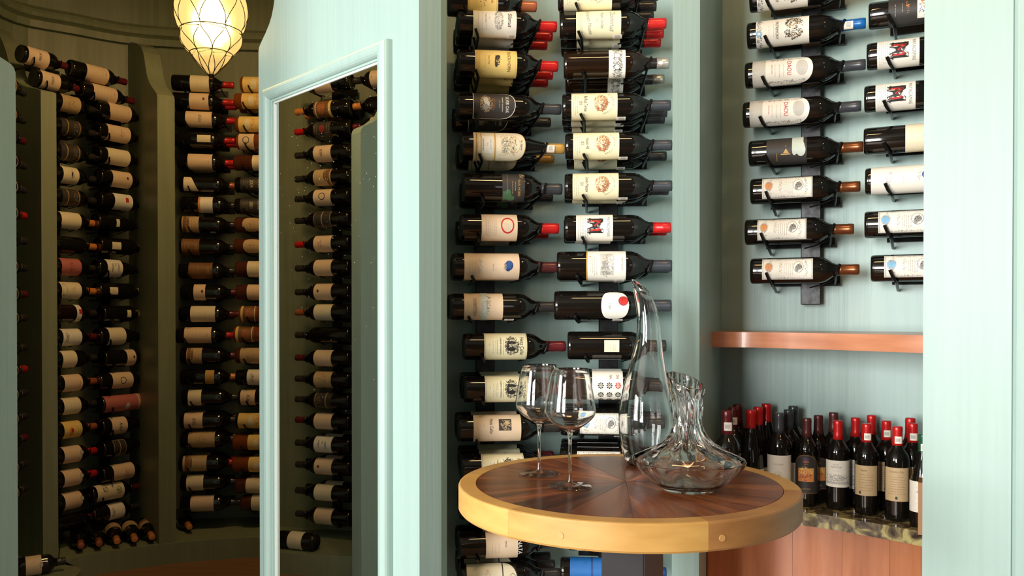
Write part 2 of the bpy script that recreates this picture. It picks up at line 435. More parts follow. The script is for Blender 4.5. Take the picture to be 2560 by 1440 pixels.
D = {
    'creek_red': creek('Red Rock Terrace', '2010'), 'creek_vol': creek('Volcanic Hill', '2013'), 'creek_gra': creek('Gravelly Meadow', '2013'),
    'bond_o': bond('orange', 'an orange'), 'bond_b': bond('sky', 'a blue'), 'heitz': heitz(), 'heitz2': heitz(False), 'maya': maya(),
    'silenus': dict(paper='ivory', desc='white label with grey crest and script', it=[
        ('scrib', -2, .58, 60, 26, 190, 51, 'grey', 4.2), ('scrib', -2, .58, 44, 18, 50, 52, 'ivory', 4), ('t', 'Silenus', -2, .84, 18, 'black', dict(shear=.35, sx=.8)), ('t', '2013', -4, .37, 3.6, 'grey', {}),
        ('lines', .12, .30, 3, 50, 'lgrey'), ('t', 'NAPA VALLEY', -4, .28, 3.8, 'grey', {})]),
    'dominus': dict(paper='paleyellow', desc='cream label covered in looping script', it=[
        ('t', 'Dominus', -2, .80, 22, 'grey', dict(shear=.4, sx=.78)), ('t', 'Napa Valley', -4, .58, 15, 'grey', dict(shear=.4, sx=.7)), ('t', '2013', -2, .46, 5, 'grey', {}),
        ('t', 'Christian Moueix', -2, .28, 16, 'grey', dict(shear=.45, sx=.7, rot=8)), ('lines', .06, .14, 4, 60, 'lgrey')]),
    'duckhorn': dict(paper='yellow', desc='golden label with small dark duck', it=[
        ('frame', 4, .5, 'tan'), ('disc', -2, .51, 13, 5, 'black'), ('disc', -11, .56, 5, 4, 'black'), ('disc', 8, .5, 10, 4, 'dark'), ('scrib', -1, .52, 34, 16, 50, 61, 'black', 4), ('scrib', -1, .51, 18, 8, 10, 62, 'yellow', 3),
        ('t', 'DUCKHORN', 0, .80, 12.5, 'brown', dict(sx=.85)), ('t', 'Napa Valley', -2, .33, 5.5, 'brown', dict(shear=.3)), ('lines', .1, .24, 2, 44, 'tan')]),
    'swirl': dict(paper='ivory', half=100, desc='narrow white band of dark scrollwork', it=[
        ('scrib', 0, .5, 104, 26, 260, 71, 'black', 3.8), ('scrib', 0, .5, 96, 20, 70, 72, 'lgrey', 4.5), ('disc', -14, .5, 7, 8, 'ivory'), ('disc', 18, .5, 6, 7, 'ivory'), ('ring', -14, .5, 8, 9, 1.0, 'black'), ('ring', 18, .5, 7, 8, 1.0, 'black')]),
    'silveroak': dict(paper='dark', shape='arch', half=70, desc='black arched label with engraved figure', it=[
        ('edge', 1.8, 'ivory'), ('rect', -2, .20, 52, 26, 'dark'), ('scrib', -4, .30, 50, 34, 150, 81, 'tan', 4), ('disc', -12, .30, 9, 7, 'lgrey'), ('disc', -2, .33, 8, 7, 'silver'), ('disc', 8, .30, 9, 7, 'grey'), ('scrib', 0, .46, 34, 16, 60, 83, 'brown', 4),
        ('t', 'SILVER OAK', -1, .80, 12.5, 'ivory', dict(sx=.72)), ('t', 'CABERNET SAUVIGNON', -1, .69, 3.8, 'ivory', {}), ('t', 'NAPA VALLEY', -1, .62, 3.4, 'tan', {})]),
    'niente': dict(paper='cream', shape='arch', half=88, desc='ornate cream and gold arched label', it=[
        ('edge', 1.6, 'gold'), ('scrib', 0, .66, 62, 44, 260, 91, 'tan', 3.6), ('scrib', 0, .68, 60, 44, 60, 92, 'darkgreen', 4), ('scrib', -1, .60, 40, 26, 70, 93, 'grey', 4), ('ring', 0, .80, 22, 14, 1.2, 'gold'),
        ('t', 'Far Niente', 0, .92, 8.5, 'black', dict(shear=.2, sx=.75)), ('band', .40, .425, 'gold'), ('band', .05, .07, 'gold'), ('rect', 0, .27, 46, 30, 'ivory'), ('band', .14, .155, 'gold'), ('t', 'NAPA VALLEY', 0, .33, 4.6, 'grey', {}), ('t', '2014', 0, .27, 4, 'grey', {}),
        ('t', 'Cabernet Sauvignon', 0, .19, 6, 'black', dict(shear=.4, sx=.7)), ('scrib', 0, .06, 60, 8, 40, 94, 'tan', 3)]),
    'hobbs': dict(paper='dark', half=88, desc='charcoal label with green corner', it=[
        ('rect', 26, .18, 26, 20, 'green'), ('disc', 20, .26, 12, 10, 'green'), ('disc', 34, .38, 10, 12, 'green'), ('rect', -8, .22, 60, .6, 'gold'), ('t', 'PAUL HOBBS', 4, .74, 10, 'gold', dict(sx=.8)), ('lines', .45, .58, 2, 32, 'tan'), ('scrib', -36, .85, 22, 14, 30, 97, 'tan', 4)]),
    'bigo': dict(paper='peach', desc='pale label with one large red ring', it=[  # paper tinted peach to stand for warm lamp light
        ('ring', -4, .72, 24, 20, 4.6, 'red'), ('lines', .12, .40, 6, 58, 'grey'), ('lines', .62, .80, 4, 18, 'lgrey'), ('t', '2014', -14, .52, 3.2, 'grey', {})]),
    'opus': dict(paper='peach', desc='wide ivory label with blue profile emblem', it=[  # ivory label; warm lamp tint put into the paper colour
        ('disc', -2, .81, 14, 11, 'navy'), ('disc', -6, .815, 9, 7, 'blue'), ('disc', 4, .80, 8, 7, 'blue'), ('disc', 10, .79, 5, 6, 'navy'), ('scrib', 2, .73, 24, 8, 18, 101, 'grey', 4.5), ('t', 'Opus One', 4, .52, 4.6, 'grey', {}), ('scrib', 0, .28, 40, 14, 16, 103, 'lgrey', 6), ('lines', .10, .20, 3, 42, 'lgrey'), ('t', '2014', -28, .55, 3, 'lgrey', {})]),
    'opusw': dict(paper='ivory', desc='white label with blue profile emblem', it=[
        ('disc', -6, .86, 11, 9, 'blue'), ('disc', -8, .85, 7, 6, 'navy'), ('scrib', -2, .76, 26, 8, 16, 105, 'lgrey', 4.5), ('t', 'Opus One', 4, .52, 4.6, 'lgrey', {}), ('scrib', 0, .28, 44, 14, 12, 106, 'lgrey', 6)]),
    'quintessa': dict(paper='peach', desc='tan label with olive hillside band', it=[
        ('band', .42, .60, 'mintgrey'), ('scrib', -10, .60, 60, 10, 40, 111, 'grey', 5), ('scrib', 10, .48, 50, 14, 30, 112, 'lgrey', 6), ('t', 'QUINTESSA', 2, .27, 12.5, 'grey', dict(sx=.85)), ('lines', .1, .14, 1, 30, 'lgrey')]),
    'montelena': dict(paper='ivory', desc='broad white label with grey chateau picture', it=[
        ('band', 0, .03, 'gold'), ('rect', -4, .52, 60, 34, 'silver'), ('scrib', -4, .55, 56, 30, 110, 121, 'grey', 4), ('scrib', 10, .45, 40, 18, 40, 122, 'grey', 6), ('scrib', -10, .6, 50, 14, 30, 123, 'ivory', 6), ('t', 'MONTELENA', -3, .90, 6.5, 'grey', dict(sx=.85)), ('lines', .10, .26, 4, 50, 'lgrey'), ('disc', -24, .10, 2, 2, 'orange')]),
    'seal': dict(paper='ivory', shape='oval', half=62, desc='white rounded label and red wax seal', it=[
        ('scrib', 2, .30, 14, 7, 14, 131, 'grey', 3), ('disc', -12, .80, 12.5, 12.5, 'red'), ('ring', -12, .80, 12.5, 12.5, 1.6, 'dred'), ('scrib', -12, .80, 10, 10, 8, 132, 'dred', 4)]),
    'square': dict(paper='cream', half=24, desc='small square cream label', it=[('lines', .4, .6, 2, 14, 'tan'), ('lines', .72, .8, 1, 10, 'tan')]),
    'dana': dict(paper='ivory', desc='white label with rows of flower rosettes', it=[
        ('t', 'DA', -26, .82, 11, 'brown', dict(sx=.85)), ('t', 'NA', -26, .60, 11, 'brown', dict(sx=.85))] +
        [('flower', vv, aa, 6.6, 'red' if (vv, aa) == (-2, .84) else 'black') for vv in (-2, 23, 46) for aa in (.28, .56, .84)]),
    'patrimony': dict(paper='ivory', desc='white label with black scrollwork monogram', it=[
        ('band', 0, .13, 'white'), ('scrib', 0, .06, 104, 12, 150, 141, 'black', 3.4), ('disc', 6, .06, 8, 8, 'sky'), ('disc', 6, .06, 3.5, 4, 'white'), ('scrib', -20, .70, 34, 44, 130, 142, 'black', 5), ('scrib', 14, .70, 34, 44, 130, 144, 'black', 5), ('scrib', -3, .72, 58, 40, 60, 143, 'tan', 6), ('scrib', -3, .70, 26, 34, 36, 146, 'ivory', 7),
        ('t', 'PATRIMONY', 0, .40, 11, 'slate', dict(sx=.85)), ('lines', .25, .34, 2, 44, 'lgrey')]),
    'daou': dict(paper='ivory', shape='arch', half=80, desc='silver arched label with red lettering', it=[
        ('band', .0, .22, 'silver'), ('scrib', -36, .5, 8, 110, 90, 151, 'grey', 4), ('scrib', 36, .5, 8, 110, 90, 152, 'grey', 4), ('scrib', 0, .03, 80, 6, 40, 153, 'lgrey', 4), ('disc', -4, .82, 23, 15, 'silver'), ('ring', -4, .82, 21, 14, .8, 'lgrey'), ('disc', -4, .82, 13, 10, 'lgrey'), ('t', 'D', -4, .82, 18, 'silver', {}),
        ('t', 'DAOU', -4, .61, 15.5, 'red', dict(sx=.9)), ('lines', .38, .52, 3, 44, 'lgrey'), ('t', 'Soul of a Lion', -4, .33, 4.6, 'red', {})]),
    'darioush': dict(paper='dark', desc='dark label with gold triangle and white patch', it=[
        ('rect', -24, .78, 56, 30, 'mintgrey'), ('disc', -6, .80, 22, 16, 'mintgrey'), ('disc', 4, .86, 18, 12, 'mintgrey'), ('disc', -26, .74, 12, 8, 'mintgrey'), ('disc', 8, .70, 10, 6, 'mintgrey'), ('tri', 2, .48, 26, 26, 'gold'), ('tri', 3, .50, 16, 17, 'dark'), ('tri', 4, .49, 13, 15, 'gold'), ('t', 'DARIOUSH', 22, .26, 4.6, 'gold', {})]),
    'art': dict(paper='dark', desc='black label with colourful painted picture', it=[
        ('rect', 2, .72, 62, 60, 'ivory'), ('scrib', 2, .72, 56, 56, 60, 161, 'blue', 5.5), ('scrib', 2, .72, 56, 56, 40, 162, 'green', 5.5), ('scrib', 2, .72, 56, 56, 30, 163, 'yellow', 6), ('scrib', 2, .72, 56, 56, 24, 164, 'red', 5), ('scrib', 2, .72, 56, 56, 24, 165, 'brown', 5), ('scrib', -2, .32, 34, 6, 14, 167, 'orange', 4), ('lines', .12, .24, 2, 30, 'lgrey')]),
    'colgin': dict(paper='cream', desc='broad plain cream label', it=[('t', 'colgin', 0, .45, 12, 'tan', dict(sx=.9))]),
    'fenix': dict(paper='peach', desc='buff label with bold white lettering edge', it=[('t', 'FENIX', -10, .62, 6.5, 'black', {}), ('lines', .2, .4, 3, 34, 'tan'), ('t', 'NATA', 0, 1.06, 17, 'white', dict(sx=.9))]),
    'goldold': dict(paper='yellow', desc='dark gold label', it=[('frame', 4, .8, 'brown'), ('scrib', 0, .5, 50, 24, 40, 171, 'brown', 4), ('t', 'MONK', 0, .8, 10, 'rust', {})]),
    'arches': dict(paper='cream', desc='cream label with black arched border', it=[('edge', 3, 'black'), ('scrib', 0, .4, 60, 20, 60, 175, 'gold', 4), ('band', .7, .72, 'black'), ('ring', 0, .9, 16, 10, 1.2, 'black')], shape='arch', half=90),
    'bluewrap': dict(paper='royal', desc='bright blue wrapped label', it=[('band', .46, .5, 'navy')]),
    # counter bottles (upright)
    'c_gold': dict(paper='yellow', half=80, desc='gold label', it=[('scrib', 0, .8, 40, 14, 20, 181, 'brown', 4), ('lines', .3, .6, 3, 40, 'tan')]),
    'c_pale': dict(paper='ivory', half=80, desc='pale low label', it=[('lines', .7, .9, 2, 50, 'tan')]),
    'c_wave': dict(paper='ivory', half=80, desc='white label with small square wave mark', it=[('t', 'VOLCADRE', 0, .80, 6, 'grey', {}), ('ring', 0, .55, 13, 13, 1.2, 'silver'), ('scrib', 0, .55, 18, 18, 24, 185, 'lgrey', 3), ('disc', 2, .54, 4, 3, 'slate'), ('lines', .22, .28, 1, 26, 'tan')]),
    'c_fire': dict(paper='dark', half=70, shape='arch', desc='black label with fiery orange painting', it=[
        ('edge', 2.2, 'brown'), ('rect', 0, .48, 54, 46, 'orange'), ('scrib', 0, .56, 52, 28, 60, 191, 'yellow', 6), ('scrib', 0, .40, 50, 24, 40, 192, 'rust', 6), ('scrib', 2, .44, 10, 40, 20, 193, 'red', 4), ('disc', 0, .88, 9, 5, 'violet'), ('disc', 0, .82, 11, 3, 'rust'), ('t', 'CENTINE', 0, .12, 7, 'gold', {}), ('t', 'BANFI', 0, .76, 4.5, 'gold', {})]),
    'c_villa': dict(paper='ivory', half=80, desc='white label with grey villa engraving', it=[('t', 'VILLA', -4, .85, 6, 'grey', dict(sx=1.2)), ('t', 'ANTINORI', -2, .75, 7.5, 'grey', {}), ('lines', .62, .66, 1, 30, 'lgrey'), ('scrib', 0, .30, 78, 30, 150, 201, 'lgrey', 5), ('scrib', 0, .34, 56, 22, 60, 202, 'grey', 4), ('rect', 0, .16, 84, 8, 'lgrey')]),
    'c_letter': dict(paper='tan', half=62, desc='buff label with handwritten lines', it=[('t', 'Concha y Toro', 0, .88, 9, 'brown', dict(shear=.5, sx=.8)), ('lines', .22, .72, 8, 52, 'brown'), ('disc', 0, .10, 4, 5, 'dark')]),
    'c_letter2': dict(paper='tan', half=62, desc='buff label with handwritten lines', it=[('t', 'Trapiche', -8, .84, 8, 'brown', dict(shear=.5, sx=.8)), ('lines', .18, .70, 7, 46, 'brown'), ('disc', -18, .10, 3, 5, 'dark')]),
    'c_green': dict(paper='ivory', half=80, desc='white label', it=[('lines', .3, .8, 4, 50, 'lgrey'), ('scrib', 0, .7, 40, 12, 14, 211, 'navy', 4)]),
    # cellar bottles (small in view)
    'k_script': dict(paper='peach', desc='pale label with black signature', it=[('t', 'Kilix', 0, .55, 24, 'black', dict(shear=.4, sx=.8)), ('lines', .1, .2, 2, 30, 'tan')]),
    'k_lines': dict(paper='peach', desc='cream lined label', it=[('lines', .18, .86, 6, 52, 'tan'), ('t', '2005', 0, .84, 6, 'brown', {})]),
    'k_red': dict(paper='peach', desc='cream label with faint red script', it=[('scrib', 0, .6, 44, 26, 22, 221, 'pink', 6), ('lines', .12, .3, 3, 44, 'tan')]),
    'k_dot': dict(paper='peach', desc='cream label with small dark blot', it=[('disc', -4, .75, 7, 6, 'maroon'), ('lines', .3, .5, 2, 36, 'tan')]),
    'k_stamp': dict(paper='ivory', desc='white label with red square stamp', it=[('rect', -8, .68, 22, 18, 'red'), ('lines', .2, .4, 2, 40, 'lgrey')]),
    'k_plain': dict(paper='cream', desc='plain cream label', it=[('lines', .4, .6, 2, 40, 'tan')]),
    'k_tan': dict(paper='tan', desc='tan label with faded print', it=[('scrib', 0, .5, 60, 40, 30, 231, 'brown', 5), ('lines', .1, .3, 2, 50, 'brown')]),
    'k_brown': dict(paper='brown', desc='rust brown label with gold print', it=[('t', 'LOTE', 0, .82, 14, 'gold', dict(sx=.8)), ('lines', .2, .4, 2, 46, 'gold')]),
    'k_dark': dict(paper='dark', desc='black label with gilt stripes', it=[('band', .3, .34, 'gold'), ('scrib', 0, .7, 70, 24, 40, 241, 'tan', 4), ('band', .9, .93, 'gold')]),
    'k_fig': dict(paper='cream', desc='cream label with leaping black animal', it=[('scrib', 0, .55, 34, 22, 34, 251, 'black', 5), ('disc', -2, .55, 10, 4, 'black')]),
    'k_pink': dict(paper='pink', desc='dusty pink label', it=[('scrib', 4, .5, 50, 26, 40, 261, 'maroon', 5)]),
    'k_greenring': dict(paper='cream', desc='cream label with green ring', it=[('ring', -4, .15, 30, 14, 2.5, 'green'), ('scrib', -4, .6, 24, 20, 20, 271, 'tan', 4)]),
    'k_tiny': dict(paper='cream', half=26, desc='one tiny cream tag label', it=[('lines', .4, .6, 1, 14, 'brown')]),
    'k_words': dict(paper='ivory', desc='white label with three stacked words', it=[('t', 'HABLA', -6, .72, 12, 'black', {}), ('t', 'LA', -14, .52, 12, 'black', {}), ('t', 'TIERRA', -2, .32, 12, 'black', {})]),
    'k_badge': dict(paper='peach', desc='cream label under round badge', it=[('lines', .3, .7, 4, 50, 'tan'), ('disc', -8, .97, 11, 11, 'silver'), ('ring', -8, .97, 11, 11, 1.6, 'brown')]),
    'k_flower': dict(paper='cream', desc='cream label with dark floral print', it=[('scrib', -10, .8, 40, 40, 60, 281, 'green', 5), ('scrib', -20, .3, 30, 30, 40, 282, 'dark', 5)]),
    'k_wrap': dict(paper='pink', half=175, desc='pink paper wrap with pale fringe', it=[('disc', 14, .6, 16, 12, 'mintgrey'), ('band', .9, .93, 'peach'), ('scrib', 0, .97, 110, 12, 60, 291, 'peach', 6)]),
    'k_fruit': dict(paper='yellow', desc='yellow label with orange fruit picture', it=[('disc', 6, .4, 20, 14, 'orange'), ('disc', 0, .45, 9, 8, 'red'), ('lines', .75, .9, 2, 40, 'brown')]),
    'k_year': dict(paper='dark', half=95, desc='black label with white vintage print', it=[('t', 'EMPIRE', -2, .84, 19, 'cream', dict(sx=.75)), ('t', '2004', -2, .50, 25, 'cream', dict(sx=.75)), ('lines', .15, .32, 3, 50, 'tan')]),
    'k_year2': dict(paper='dark', half=95, desc='black label with pale vintage print', it=[('t', 'EMPIRE', -2, .84, 19, 'cream', dict(sx=.75)), ('t', '2001', -2, .50, 25, 'cream', dict(sx=.75)), ('lines', .15, .32, 3, 50, 'tan')]),
    'k_diag': dict(paper='cream', half=60, shape='diag', desc='slanted cream label', it=[('lines', .3, .4, 1, 20, 'tan')]),
    'k_orangeedge': dict(paper='ivory', desc='white label with orange edge', it=[('band', 0, .14, 'orange'), ('lines', .4, .7, 2, 40, 'lgrey')]),
    'k_gold': dict(paper='gold', half=60, desc='small gold label', it=[('scrib', 0, .5, 30, 20, 20, 301, 'brown', 4)]),
    'k_gilt': dict(paper='dark', half=70, desc='black label with gilt frame', it=[('frame', 4, 1.6, 'tan'), ('band', .5, .54, 'tan')]),
    'k_hill': dict(paper='tan', desc='tan label with brown hill picture', it=[('rect', 0, .15, 110, 14, 'brown'), ('disc', -10, .3, 30, 12, 'brown'), ('lines', .6, .8, 2, 40, 'brown')]),
    'k_ring': dict(paper='peach', desc='pale label with black ring', it=[('ring', -2, .5, 17, 17, 3.4, 'black')]),
    'k_arms': dict(paper='ivory', desc='white label with black arms at the foot', it=[('scrib', 0, .2, 50, 20, 60, 311, 'black', 4), ('lines', .55, .8, 2, 40, 'lgrey')]),
    'k_amber': dict(paper='yellow', half=80, desc='cream label on amber glass', it=[('disc', 4, .4, 26, 14, 'cream'), ('scrib', 0, .6, 60, 24, 30, 321, 'rust', 5)]),
    'k_bib': dict(paper='tan', half=60, shape='oval', desc='shield-shaped tan label', it=[('scrib', 0, .5, 40, 30, 30, 331, 'brown', 4)]),
    'k_orange': dict(paper='brown', half=88, desc='brown label with yellow edge', it=[('disc', 0, .55, 30, 20, 'rust'), ('band', 0, .14, 'yellow'), ('band', .85, .9, 'cream'), ('scrib', 0, .5, 50, 24, 24, 341, 'gold', 4)]),
    'k_redpic': dict(paper='dark', half=90, desc='dark label with red picture', it=[('disc', 2, .5, 18, 14, 'dred'), ('lines', .1, .2, 2, 60, 'tan'), ('lines', .8, .9, 2, 60, 'tan')]),
}

# ---- glyph outlines for every text used, made once
TEXT = {}


def collect():
    need = set()
    for d in D.values():
        for it in d['it']:
            if it[0] == 't':
                o = it[6]
                need.add((it[1], o.get('shear', 0), o.get('bold', 0)))
            if it[0] == 'arc':
                for ch in it[1]:
                    need.add((ch, 0, 0))
    objs = []
    for key in sorted(need):
        cu = bpy.data.curves.new('txt', 'FONT')
        cu.body = key[0]
        cu.align_x, cu.align_y = 'CENTER', 'CENTER'
        cu.shear = key[1]
        cu.offset = key[2]
        cu.resolution_u = 3
        cu.fill_mode = 'FRONT'
        ob = bpy.data.objects.new('txt', cu)
        C.objects.link(ob)
        objs.append((key, ob))
    dg = bpy.context.evaluated_depsgraph_get()
    for key, ob in objs:
        me = ob.evaluated_get(dg).to_mesh()
        TEXT[key] = ([(v.co.x, v.co.y) for v in me.vertices], [list(p.vertices) for p in me.polygons])
        ob.evaluated_get(dg).to_mesh_clear()
    for key, ob in objs:
        cu = ob.data
        bpy.data.objects.remove(ob)
        bpy.data.curves.remove(cu)


collect()
R0 = 0.038
LABELS = {}


def label_mesh(key, z0, z1):
    """paper patch wrapped on the bottle, its print wrapped just above it"""
    ck = (key, round(z0, 4), round(z1, 4))
    if ck in LABELS:
        return LABELS[ck]
    d = D[key]
    half = radians(d.get('half', 98))
    Hh = z1 - z0
    shape = d.get('shape', 'rect')
    V, Fc, Mi, names = [], [], [], []

    def mi(n):
        if n not in names:
            names.append(n)
        return names.index(n)

    lay = [0]

    def P(x, z, off):
        th = x / R0
        th = max(-half, min(half, th)) if off < 2 else th
        r = R0 + 0.0004 + off * 0.00006
        V.append((sin(th) * r, -cos(th) * r, z))
        return len(V) - 1

    def top(u):   # u -1..1 across
        if shape == 'arch':
            return z1 - Hh * 0.34 * (1 - sqrt(max(0, 1 - u * u)))
        if shape == 'oval':
            return z1 - Hh * 0.42 * (1 - sqrt(max(0, 1 - u * u)))
        if shape == 'diag':
            return z0 + Hh * (0.45 + 0.55 * (u + 1) / 2)
        return z1

    def bot(u):
        if shape == 'oval':
            return z0 + Hh * 0.30 * (1 - sqrt(max(0, 1 - u * u)))
        return z0

    def paper(inset, name, off):
        n = max(8, int(half * 2 / radians(6)))
        m_ = mi(name)
        hw = half * R0 - inset
        rows = []
        for i in range(n + 1):
            u = -1 + 2 * i / n
            x = u * hw
            a, b = bot(u) + inset, top(u) - inset
            if b < a + 0.0005:
                b = a + 0.0005
            rows.append([P(x, a + (b - a) * k / 2, off) for k in range(3)])
        for i in range(n):
            for k in range(2):
                Fc.append((rows[i][k], rows[i + 1][k], rows[i + 1][k + 1], rows[i][k + 1]))
                Mi.append(m_)

    def poly(pts, name, off):
        idx = [P(x, z, off) for x, z in pts]
        Fc.append(tuple(idx))
        Mi.append(mi(name))

    def rect(x, z, w_, h, name, off):
        n = max(1, int(w_ / 0.006))
        for i in range(n):
            xa, xb = x - w_ / 2 + w_ * i / n, x - w_ / 2 + w_ * (i + 1) / n
            poly([(xa, z - h / 2), (xb, z - h / 2), (xb, z + h / 2), (xa, z + h / 2)], name, off)

    def disc(x, z, rx, rz, name, off, r_in=0.0, n=20):
        rr = [r_in, 1.0] if r_in else ([0.0, 0.5, 1.0] if rx > 0.006 else [0.0, 1.0])
        for a, b in zip(rr, rr[1:]):
            for k in range(n):
                t0, t1 = 2 * pi * k / n, 2 * pi * (k + 1) / n
                q = [(x + a * rx * cos(t0), z + a * rz * sin(t0)), (x + b * rx * cos(t0), z + b * rz * sin(t0)), (x + b * rx * cos(t1), z + b * rz * sin(t1)), (x + a * rx * cos(t1), z + a * rz * sin(t1))]
                if a == 0:
                    q = q[1:] if False else [q[0], q[1], q[2]]
                poly(q, name, off)

    def glyph(key_, x, z, size, name, off, sx=1.0, rot=0.0):
        vs, fs = TEXT[key_]
        base = len(V)
        cr, sr = cos(rot), sin(rot)
        for gx, gy in vs:
            gx, gy = gx * size * sx, gy * size
            P(x + gx * cr - gy * sr, z + gx * sr + gy * cr, off)
        m_ = mi(name)
        for f in fs:
            Fc.append(tuple(base + i for i in f))
            Mi.append(m_)

    paper(0, d['paper'], 0)
    mm = 0.001
    off = 7
    for it in d['it']:
        k = it[0]
        off += 1.3
        if k == 't':
            o = it[6]
            glyph((it[1], o.get('shear', 0), o.get('bold', 0)), it[2] * mm, z0 + it[3] * Hh, it[4] * mm, it[5], off + 2, o.get('sx', 1), radians(o.get('rot', 0)))
        elif k == 'arc':
            n = len(it[1])
            for i, ch in enumerate(it[1]):
                if ch == ' ':
                    continue
                # start .. end, in degrees from straight up; negative v side first
                t = radians(-it[5] + (it[5] - it[6]) * i / (n - 1))
                glyph((ch, 0, 0), it[2] * mm + sin(t) * it[4] * mm, z0 + it[3] * Hh + cos(t) * it[4] * mm, it[7] * mm, it[8], off, 1, -t)
        elif k == 'lines':
            rnd = random.Random(hash((it[1], it[3], it[4])) & 0xffff)
            for i in range(it[3]):
                a = it[1] + (it[2] - it[1]) * (i / max(1, it[3] - 1))
                wd = it[4] * mm * rnd.uniform(.7, 1)
                x = -wd / 2
                while x < wd / 2:
                    l_ = rnd.uniform(.004, .009)
                    rect(x + l_ / 2, z0 + a * Hh, min(l_, .008), .0009, it[5], off)
                    x += l_ + .0015
        elif k == 'rect':
            rect(it[1] * mm, z0 + it[2] * Hh, it[3] * mm, it[4] * mm, it[5], off)
        elif k == 'band':
            rect(0, z0 + (it[1] + it[2]) / 2 * Hh, 2 * half * R0, (it[2] - it[1]) * Hh, it[3], off)
        elif k == 'disc':
            disc(it[1] * mm, z0 + it[2] * Hh, it[3] * mm, it[4] * mm, it[5], off)
        elif k == 'ring':
            disc(it[1] * mm, z0 + it[2] * Hh, it[3] * mm, it[4] * mm, it[6], off, 1 - it[5] / it[3], 28)
        elif k == 'tri':
            x, z, w_, h = it[1] * mm, z0 + it[2] * Hh, it[3] * mm, it[4] * mm
            poly([(x - w_ / 2, z), (x + w_ / 2, z - h / 2), (x + w_ / 2, z + h / 2)], it[5], off)
        elif k == 'frame':
            e, t = it[1] * mm, it[2] * mm
            hw = min(half * R0, 0.05) - e
            for sgn in (-1, 1):
                rect(0, (z0 + z1) / 2 + sgn * (Hh / 2 - e), 2 * hw, t, it[3], off)
                rect(sgn * hw, (z0 + z1) / 2, t, Hh - 2 * e, it[3], off)
        elif k == 'edge':
            paper(0, it[2], 3)
            paper(it[1] * mm, d['paper'], 6)
        elif k == 'scrib':
            rnd = random.Random(it[6])
            for i in range(it[5]):
                a, q = rnd.uniform(0, 2 * pi), sqrt(rnd.random())
                if it[3] > 60 or it[4] > 60:
                    x, z = rnd.uniform(-.5, .5) * it[3], rnd.uniform(-.5, .5) * it[4]
                else:
                    x, z = q * cos(a) * it[3] / 2, q * sin(a) * it[4] / 2
                x, z = it[1] * mm + x * mm, z0 + it[2] * Hh + z * mm
                z = max(z0 + .001, min(z1 - .001, z))
                t, ln = rnd.uniform(0, pi), it[8] * mm * rnd.uniform(.6, 1.4)
                th_ = it[8] * mm * .13
                n = 4
                bend = rnd.uniform(-1.2, 1.2)
                px_, pz_ = x, z
                for s in range(n):
                    tt = t + bend * s / n
                    qx, qz = px_ + cos(tt) * ln / n, pz_ + sin(tt) * ln / n
                    nx, nz = -sin(tt) * th_, cos(tt) * th_
                    poly([(px_ - nx, pz_ - nz), (qx - nx, qz - nz), (qx + nx, qz + nz), (px_ + nx, pz_ + nz)], it[7], off)
                    px_, pz_ = qx, qz
        elif k == 'flower':
            x, z, r = it[1] * mm, z0 + it[2] * Hh, it[3] * mm
            for s in range(8):
                t = 2 * pi * s / 8
                disc(x + cos(t) * r, z + sin(t) * r, r * .30, r * .30, it[4], off, 0, 8)
                disc(x + cos(t) * r * .55, z + sin(t) * r * .55, r * .16, r * .16, it[4], off, 0, 6)
            disc(x, z, r * .2, r * .2, it[4], off, 0, 8)
    me = bpy.data.meshes.new('label')
    me.from_pydata(V, [], Fc)
    for i, p in enumerate(me.polygons):
        p.material_index = Mi[i]
    for n_ in names:
        me.materials.append(ink(n_))
    LABELS[ck] = me
    return me


# ------------------------------------------------------------------ bottles
SHAPES = {
    'bordeaux': [(.0, .006), (.024, .004), (.034, .0), (.0372, .003), (R0, .010), (R0, .185), (.0374, .196), (.0345, .208), (.0285, .219), (.0215, .228), (.0168, .238), (.0150, .250), (.0145, .283), (.0151, .286), (.0151, .294), (.0143, .297), (.0145, .300), (0, .300)],
    'burgundy': [(.0, .006), (.026, .004), (.036, .0), (.0395, .003), (.0405, .010), (.0405, .125), (.0395, .142), (.036, .162), (.030, .187), (.0235, .212), (.0185, .232), (.0156, .250), (.0145, .283), (.0151, .286), (.0151, .294), (.0143, .297), (.0145, .300), (0, .300)],
}
# the neck profile the foil follows, a touch wider
BODY, CAPS = {}, {}


def body_mesh(shape, glass):
    k = (shape, glass.name)
    if k not in BODY:
        bm = bmesh.new()
        lathe(bm, SHAPES[shape], 28)
        o = mesh_obj('tmp', bm, glass, smooth=True)
        BODY[k] = o.data
        bpy.data.objects.remove(o)
    return BODY[k]


def caps_mesh(col, z0=.243, finish='foil'):
    k = (col, round(z0, 3))
    if k not in CAPS:
        bm = bmesh.new()
        e = .0006
        prof = [(.0152 + e + max(0, .252 - z0) * .12, z0)] + [(r, z) for r, z in ((.0150 + e, .252), (.0145 + e, .2825), (.0151 + e, .2850), (.0151 + e, .2945), (.0147 + e, .2965), (.0142 + e, .3000), (.0125 + e, .3010)) if z > z0 + .002] + [(0, .3010)]
        lathe(bm, prof, 22)
        o = mesh_obj('tmp', bm, mat('foil ' + col, INKC[col], 0.26, 0.7 if col in ('copper', 'silver') else 0.15), smooth=False)
        me = o.data
        for p in me.polygons:
            p.use_smooth = True
        CAPS[k] = me
        bpy.data.objects.remove(o)
    return CAPS[k]


STK = {}


